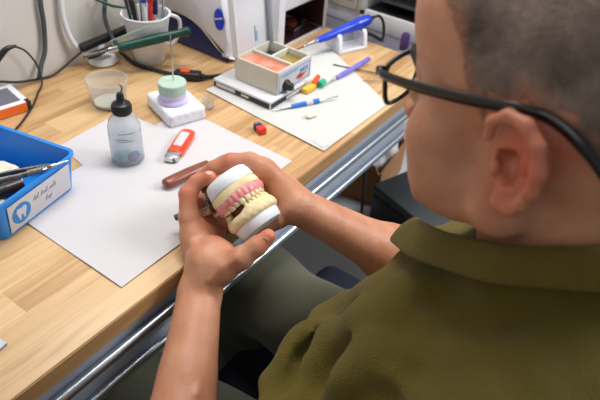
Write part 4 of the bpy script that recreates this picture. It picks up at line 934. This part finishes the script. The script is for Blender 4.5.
# hair: cropped shell grown from the scalp
def bump3(p, s): return np.sin(p[:, 0]*s+1.3*np.sin(p[:, 1]*s*.7))*np.sin(p[:, 1]*s*1.1+1.7*np.sin(p[:, 2]*s*.9))*np.sin(p[:, 2]*s*.8+np.sin(p[:, 0]*s))
HI = np.linalg.inv(HRn); L3 = (bv-np.array(HC))@HI.T
x_, y_, z_ = L3[:, 0], L3[:, 1], L3[:, 2]
line = np.interp(y_, [-.13, -.09, -.055, -.038, -.010, .012, .030, .040, .055, .075, .10], [-.010, -.004, .004, .022, .040, .010, .040, .068, .086, .110, .125])
edge = z_-line+.006*bump3(L3, 160)
inhead = (np.linalg.norm(L3, axis=1) < .19) & (np.abs(x_) < .0790) & (z_ > -.06)
ear_zone = (np.abs(x_) > .066) & (y_ > -.040) & (y_ < .014) & (z_ < .042)
hm = (edge > 0) & inhead & ~ear_zone
vn = np.zeros_like(bv); fa = bv[bf]; fn = np.cross(fa[:, 2]-fa[:, 0], fa[:, 3]-fa[:, 1])
for a in range(4): np.add.at(vn, bf[:, a], fn)
vn /= np.maximum(np.linalg.norm(vn, axis=1)[:, None], 1e-12)
if ((bv-np.array([.42, .02, .3]))*vn).sum(1)[hm].mean() < 0: vn = -vn
sel = hm[bf].all(1); hf = bf[sel]; used = np.unique(hf); remap = -np.ones(len(bv), int); remap[used] = np.arange(len(used))
th = np.clip(edge[used]/.010, 0, 1)*.0014+.0002+.0005*bump3(L3[used], 900)*np.clip(edge[used]/.010, 0, 1)
hv = bv[used]+vn[used]*th[:, None]
hf = remap[hf]
# stubble: short tapered hairs following the scalp
rng = np.random.default_rng(3); NH = 16000
tri = hf[rng.integers(0, len(hf), NH)]; wts = rng.dirichlet(np.ones(4), NH)
bp_ = (hv[tri]*wts[:, :, None]).sum(1); bn = (vn[used][tri]*wts[:, :, None]).sum(1)
comb = HRn @ np.array([0, .6, -.5]); dirn = bn*.55+comb*.55+rng.normal(0, .28, (NH, 3)); dirn /= np.linalg.norm(dirn, axis=1)[:, None]
ln = rng.uniform(.002, .0046, NH); sidev = np.cross(dirn, rng.normal(0, 1, (NH, 3))); sidev /= np.linalg.norm(sidev, axis=1)[:, None]; side2 = np.cross(dirn, sidev); rr = .00013
b3 = [bp_+sidev*rr, bp_-sidev*rr*.5+side2*rr*.87, bp_-sidev*rr*.5-side2*rr*.87]; tip = bp_+dirn*ln[:, None]
sv = np.stack(b3+[tip], 1).reshape(-1, 3); k4 = np.arange(NH)*4
sf = np.concatenate([np.stack([k4, k4+1, k4+3], 1), np.stack([k4+1, k4+2, k4+3], 1), np.stack([k4+2, k4, k4+3], 1)])
org = np.array(parent_world(man))-np.array([0, 0, Z0])
me = bpy.data.meshes.new('hair'); me.from_pydata(np.concatenate([hv, sv])-org, [], hf.tolist()+(sf+len(hv)).tolist()); me.materials.append(M['hair'])
me.polygons.foreach_set('use_smooth', [True]*len(me.polygons)); me.update()
den = np.concatenate([np.clip(edge[used]/.028+.15*bump3(L3[used], 500), 0, 1), np.ones(len(sv))*.8]).astype(np.float32)
a_ = me.attributes.new('hair_cover', 'FLOAT', 'POINT'); a_.data.foreach_set('value', den)
ho = bpy.data.objects.new('hair', me); COL.objects.link(ho); ho.parent = man
# ---------------------------------------------------------------- shirt
sh = []
sh += [ell((.41, .045, .0), (.180, .130, .160), .03), ell((.40, .09, -.13), (.175, .14, .16), .04), ell((.40, .09, -.26), (.185, .15, .09), .04)]
sh += [cone((.425, -.010, .140), (.225, -.025, .085), .086, .070, .03), cone((.425, -.010, .140), (.600, -.03, .085), .086, .068, .03), ell((.425, -.035, .10), (.11, .085, .09), .03)]
sl_end = LS+(LE-LS)*.80; sr_end = RS+(RE-RS)*.93
sh += [cone(LS, sl_end, .066, .064, .025), cone(RS, RS+(RE-RS)*.5, .064, .062, .025), cone(RS+(RE-RS)*.5, sr_end, .062, .056, .02)]
sh += [cone((.33, .15, -.02), (.25, .14, -.02), .05, .04, .04)]
# folds: rolls and hollows
def fold(pts, r, k=.014, sub=False): return [dict(o, sub=sub) for o in chain(pts, [r]*len(pts), k)]
FOLDS = []
def roll(px, r, sink, k=.016, sub=False):
    out = []; last = .64
    for a, b in px:
        p = ray_hit(sh, a, b); dd = np.linalg.norm(p-CAM)/np.linalg.norm(at(a, b, 1.0)-CAM)
        if dd > 1.0: dd = last
        last = dd; out.append(at(a, b, dd))
    print([round(float(np.linalg.norm(o-CAM)), 3) for o in out])
    dirs = [(p-CAM)/np.linalg.norm(p-CAM) for p in out]
    n_ = len(out); q = [p+d*sink for p, d in zip(out, dirs)]; rs = [r*(.35+.65*math.sin(math.pi*(i+.6)/(n_+.2))) for i in range(n_)]
    return [dict(o, sub=sub) for o in chain(q, rs, k)]
FOLDS += roll([(395, 292), (378, 292), (350, 304), (325, 320), (305, 342), (292, 362), (275, 385), (266, 410)], .014, .002, .02)
FOLDS += roll([(430, 318), (400, 312), (365, 322), (335, 342), (312, 370), (298, 402)], .015, .004, .016)
FOLDS += roll([(385, 303), (350, 315), (322, 335), (302, 360), (286, 392)], .006, .003, .012, True)
FOLDS += roll([(378, 336), (360, 346), (342, 364), (325, 390)], .010, .003, .012, True)
FOLDS += roll([(420, 348), (380, 358), (352, 378), (335, 404)], .014, .006, .02)
FOLDS += roll([(430, 300), (470, 312), (500, 310), (540, 300)], .010, -.003, .02, True)
FOLDS += roll([(380, 345), (392, 375), (412, 398)], .006, .001, .014)
sh += FOLDS
def wool(p, d):
    q = p*1.0
    return .0035*np.sin(q[:, 0]*38+q[:, 1]*30+2*np.sin(q[:, 2]*22))*np.sin(q[:, 1]*26-q[:, 2]*20+1.2) + .0012*np.sin(q[:, 0]*120+q[:, 2]*60)*np.sin(q[:, 1]*110)
shirt, sv_, sf_ = sdf_obj('shirt', sh, .0042, M['shirt'], man, disp=wool, relax=3)
# collar: folded band around the neck
def collar():
    cx, cy = .425, .025; n = 72; prof_n = 9; mb = MB(); vs = []; fs = []
    for i in range(n+1):
        a = math.radians(68+ (360-46)*i/n)       # opening at the throat (front is +y = 90 deg)
        u = i/n; front = abs(2*u-1)               # 1 at the two points
        ca, sa = math.cos(a), math.sin(a)
        zt = .237+.010*(1-front)-.095*front**1.8  # top edge height
        rt = .069+.004*front
        fallw = .024+.024*front**3                # width of the falling leaf
        for k in range(prof_n):
            s = k/(prof_n-1)
            if s < .35: q = s/.35; r = rt-.003+.002*q; z = zt-.030*(1-q)
            else: q = (s-.35)/.65; r = rt+.004+.020*q+.006*math.sin(q*math.pi)*.5; z = zt+.002*math.sin(q*math.pi)-fallw*q
            w_ = .0015*math.sin(9*a)*s
            vs.append((cx+(r+w_)*ca*1.02, cy+(r+w_)*sa*1.10+(.042*front**3), z - .26*(sa*(r)*.9) *.9 + .0))
    for i in range(n):
        for k in range(prof_n-1):
            a0 = i*prof_n+k; fs.append((a0, a0+1, a0+prof_n+1, a0+prof_n))
    mb.add(vs, fs); o = mb.build('collar', M['shirt'], man)
    s = o.modifiers.new('thick', 'SOLIDIFY'); s.thickness = .0035; s.offset = 0
    s = o.modifiers.new('soft', 'SUBSURF'); s.levels = 1; s.render_levels = 2
collar()
# cuff band and frayed hem on the right sleeve
rd_ = (RE-RS)/np.linalg.norm(RE-RS)
# ---------------------------------------------------------------- trousers and shoes
tr = [ell((.41, .02, -.235), (.165, .13, .085), .03)]
LK = np.array([.275, .40, -.225]); RK = np.array([.525, .405, -.200])
tr += [cone((.335, .0, -.235), LK, .088, .064, .03), cone((.49, .0, -.225), RK, .088, .064, .03)]
LA = np.array([.29, .44, -.66]); RA = np.array([.54, .46, -.66])
tr += [cone(LK, LA, .064, .050, .02), cone(RK, RA, .064, .050, .02)]
sdf_obj('trousers', tr, .006, M['trouser'], man, disp=lambda p, d: .004*np.sin(p[:, 1]*48+p[:, 0]*40+np.sin(p[:, 2]*30))*np.sin(p[:, 0]*33+p[:, 2]*25), relax=2)
for A_ in (LA, RA):
    sdf_obj('shoe', [cone(A_+np.array([0, -.02, -.045]), A_+np.array([0, .14, -.062]), .036, .026, .03), ell(A_+np.array([0, .06, -.070]), (.046, .125, .018), .012)], .005, M['shoe'], man)
# ---------------------------------------------------------------- glasses
gt = thing('eyeglasses', 'black rectangular framed glasses worn by the man', 'glasses', tuple(hl(0, .10, .012)))
GF = HM @ Matrix.Translation((0, .113, .016)) @ Matrix.Rotation(math.radians(6), 4, 'X')
lensout = [(.008, .010), (.012, .0155), (.030, .018), (.054, .0175), (.0605, .014), (.060, .004), (.055, -.012), (.047, -.019), (.030, -.021), (.016, -.018), (.009, -.006)]
for s in (-1, 1):
    P_ = smoothpoly(lensout, 5)
    fp_ = [(s*x, -.0035*(x/.06)**2*1.6, z) for x, z in P_]; fp_.append(fp_[0])
    MB(GF).tube(fp_, .0019, 8, flat=((0, 1, 0), 1.15, 1.0)).build('rim', M['gloss_black'], gt)
    mb = MB(GF); q = [(s*x*.995, -.0035*(x/.06)**2*1.6, z) for x, z in P_]; nq = len(q); mb.add([(a, b-.0007, c) for a, b, c in q]+[(a, b+.0007, c) for a, b, c in q], [tuple(range(nq)), tuple(range(nq, 2*nq))[::-1]]+[(i, (i+1) % nq, nq+(i+1) % nq, nq+i) for i in range(nq)]); mb.build('lens', M['glass'], gt)
    # temple arm, bending down behind the ear
    MB(HM).tube([(s*.0615, .1075, .030), (s*.0700, .1030, .0295), (s*.0765, .070, .031), (s*.0800, .030, .034), (s*.0810, -.004, .0375), (s*.0800, -.026, .0375), (s*.0800, -.048, .027), (s*.0790, -.066, .010)], [.0026, .0034, .0036, .0036, .0034, .0034, .0036, .0030], 10, 5, flat=((0, 0, 1), 1.15, .62)).build('temple_arm', M['gloss_black'], gt)
    MB(HM).box(s*.0655-.0025, s*.0655+.0025, .1055, .1105, .0265, .0335, .001).build('hinge', M['gloss_black'], gt)
MB(GF).tube([(-.0095, 0, .008), (-.004, .002, .010), (.004, .002, .010), (.0095, 0, .008)], .0019, 10, 4).build('bridge', M['gloss_black'], gt)
# ---------------------------------------------------------------- chair
ch = thing('work_stool', 'square navy cushioned swivel stool beneath the seated man', 'stool', (.44, .06, -.75))
MB().box(.14, .75, -.13, .40, -.375, -.305, .028, 4).build('seat_cushion', M['seat'], ch)
MB().lathe([(.028, -.64), (.028, -.50), (.018, -.50), (.018, -.386)], (.44, .06, 0), 20).build('gas_lift', M['steel'], ch)
for k in range(5):
    a = math.radians(90+72*k+20); e = (.44+.25*math.cos(a), .06+.25*math.sin(a))
    MB().tube([(.44, .06, -.655), (e[0], e[1], -.685)], [.022, .014], 10, flat=((0, 0, 1), 1, .8)).build('base_spoke', M['black'], ch)
    cst = MB(Matrix.Translation((e[0], e[1], -.7225)) @ Matrix.Rotation(a, 4, 'Z') @ Matrix.Rotation(math.radians(90), 4, 'X')); cst.lathe([(.0001, -.012), (.024, -.012), (.027, -.008), (.027, .008), (.024, .012), (.0001, .012)], n=20); cst.tube([(0, .0, 0), (0, .035, 0)], .006, 8); cst.build('caster', M['rubber'], ch)
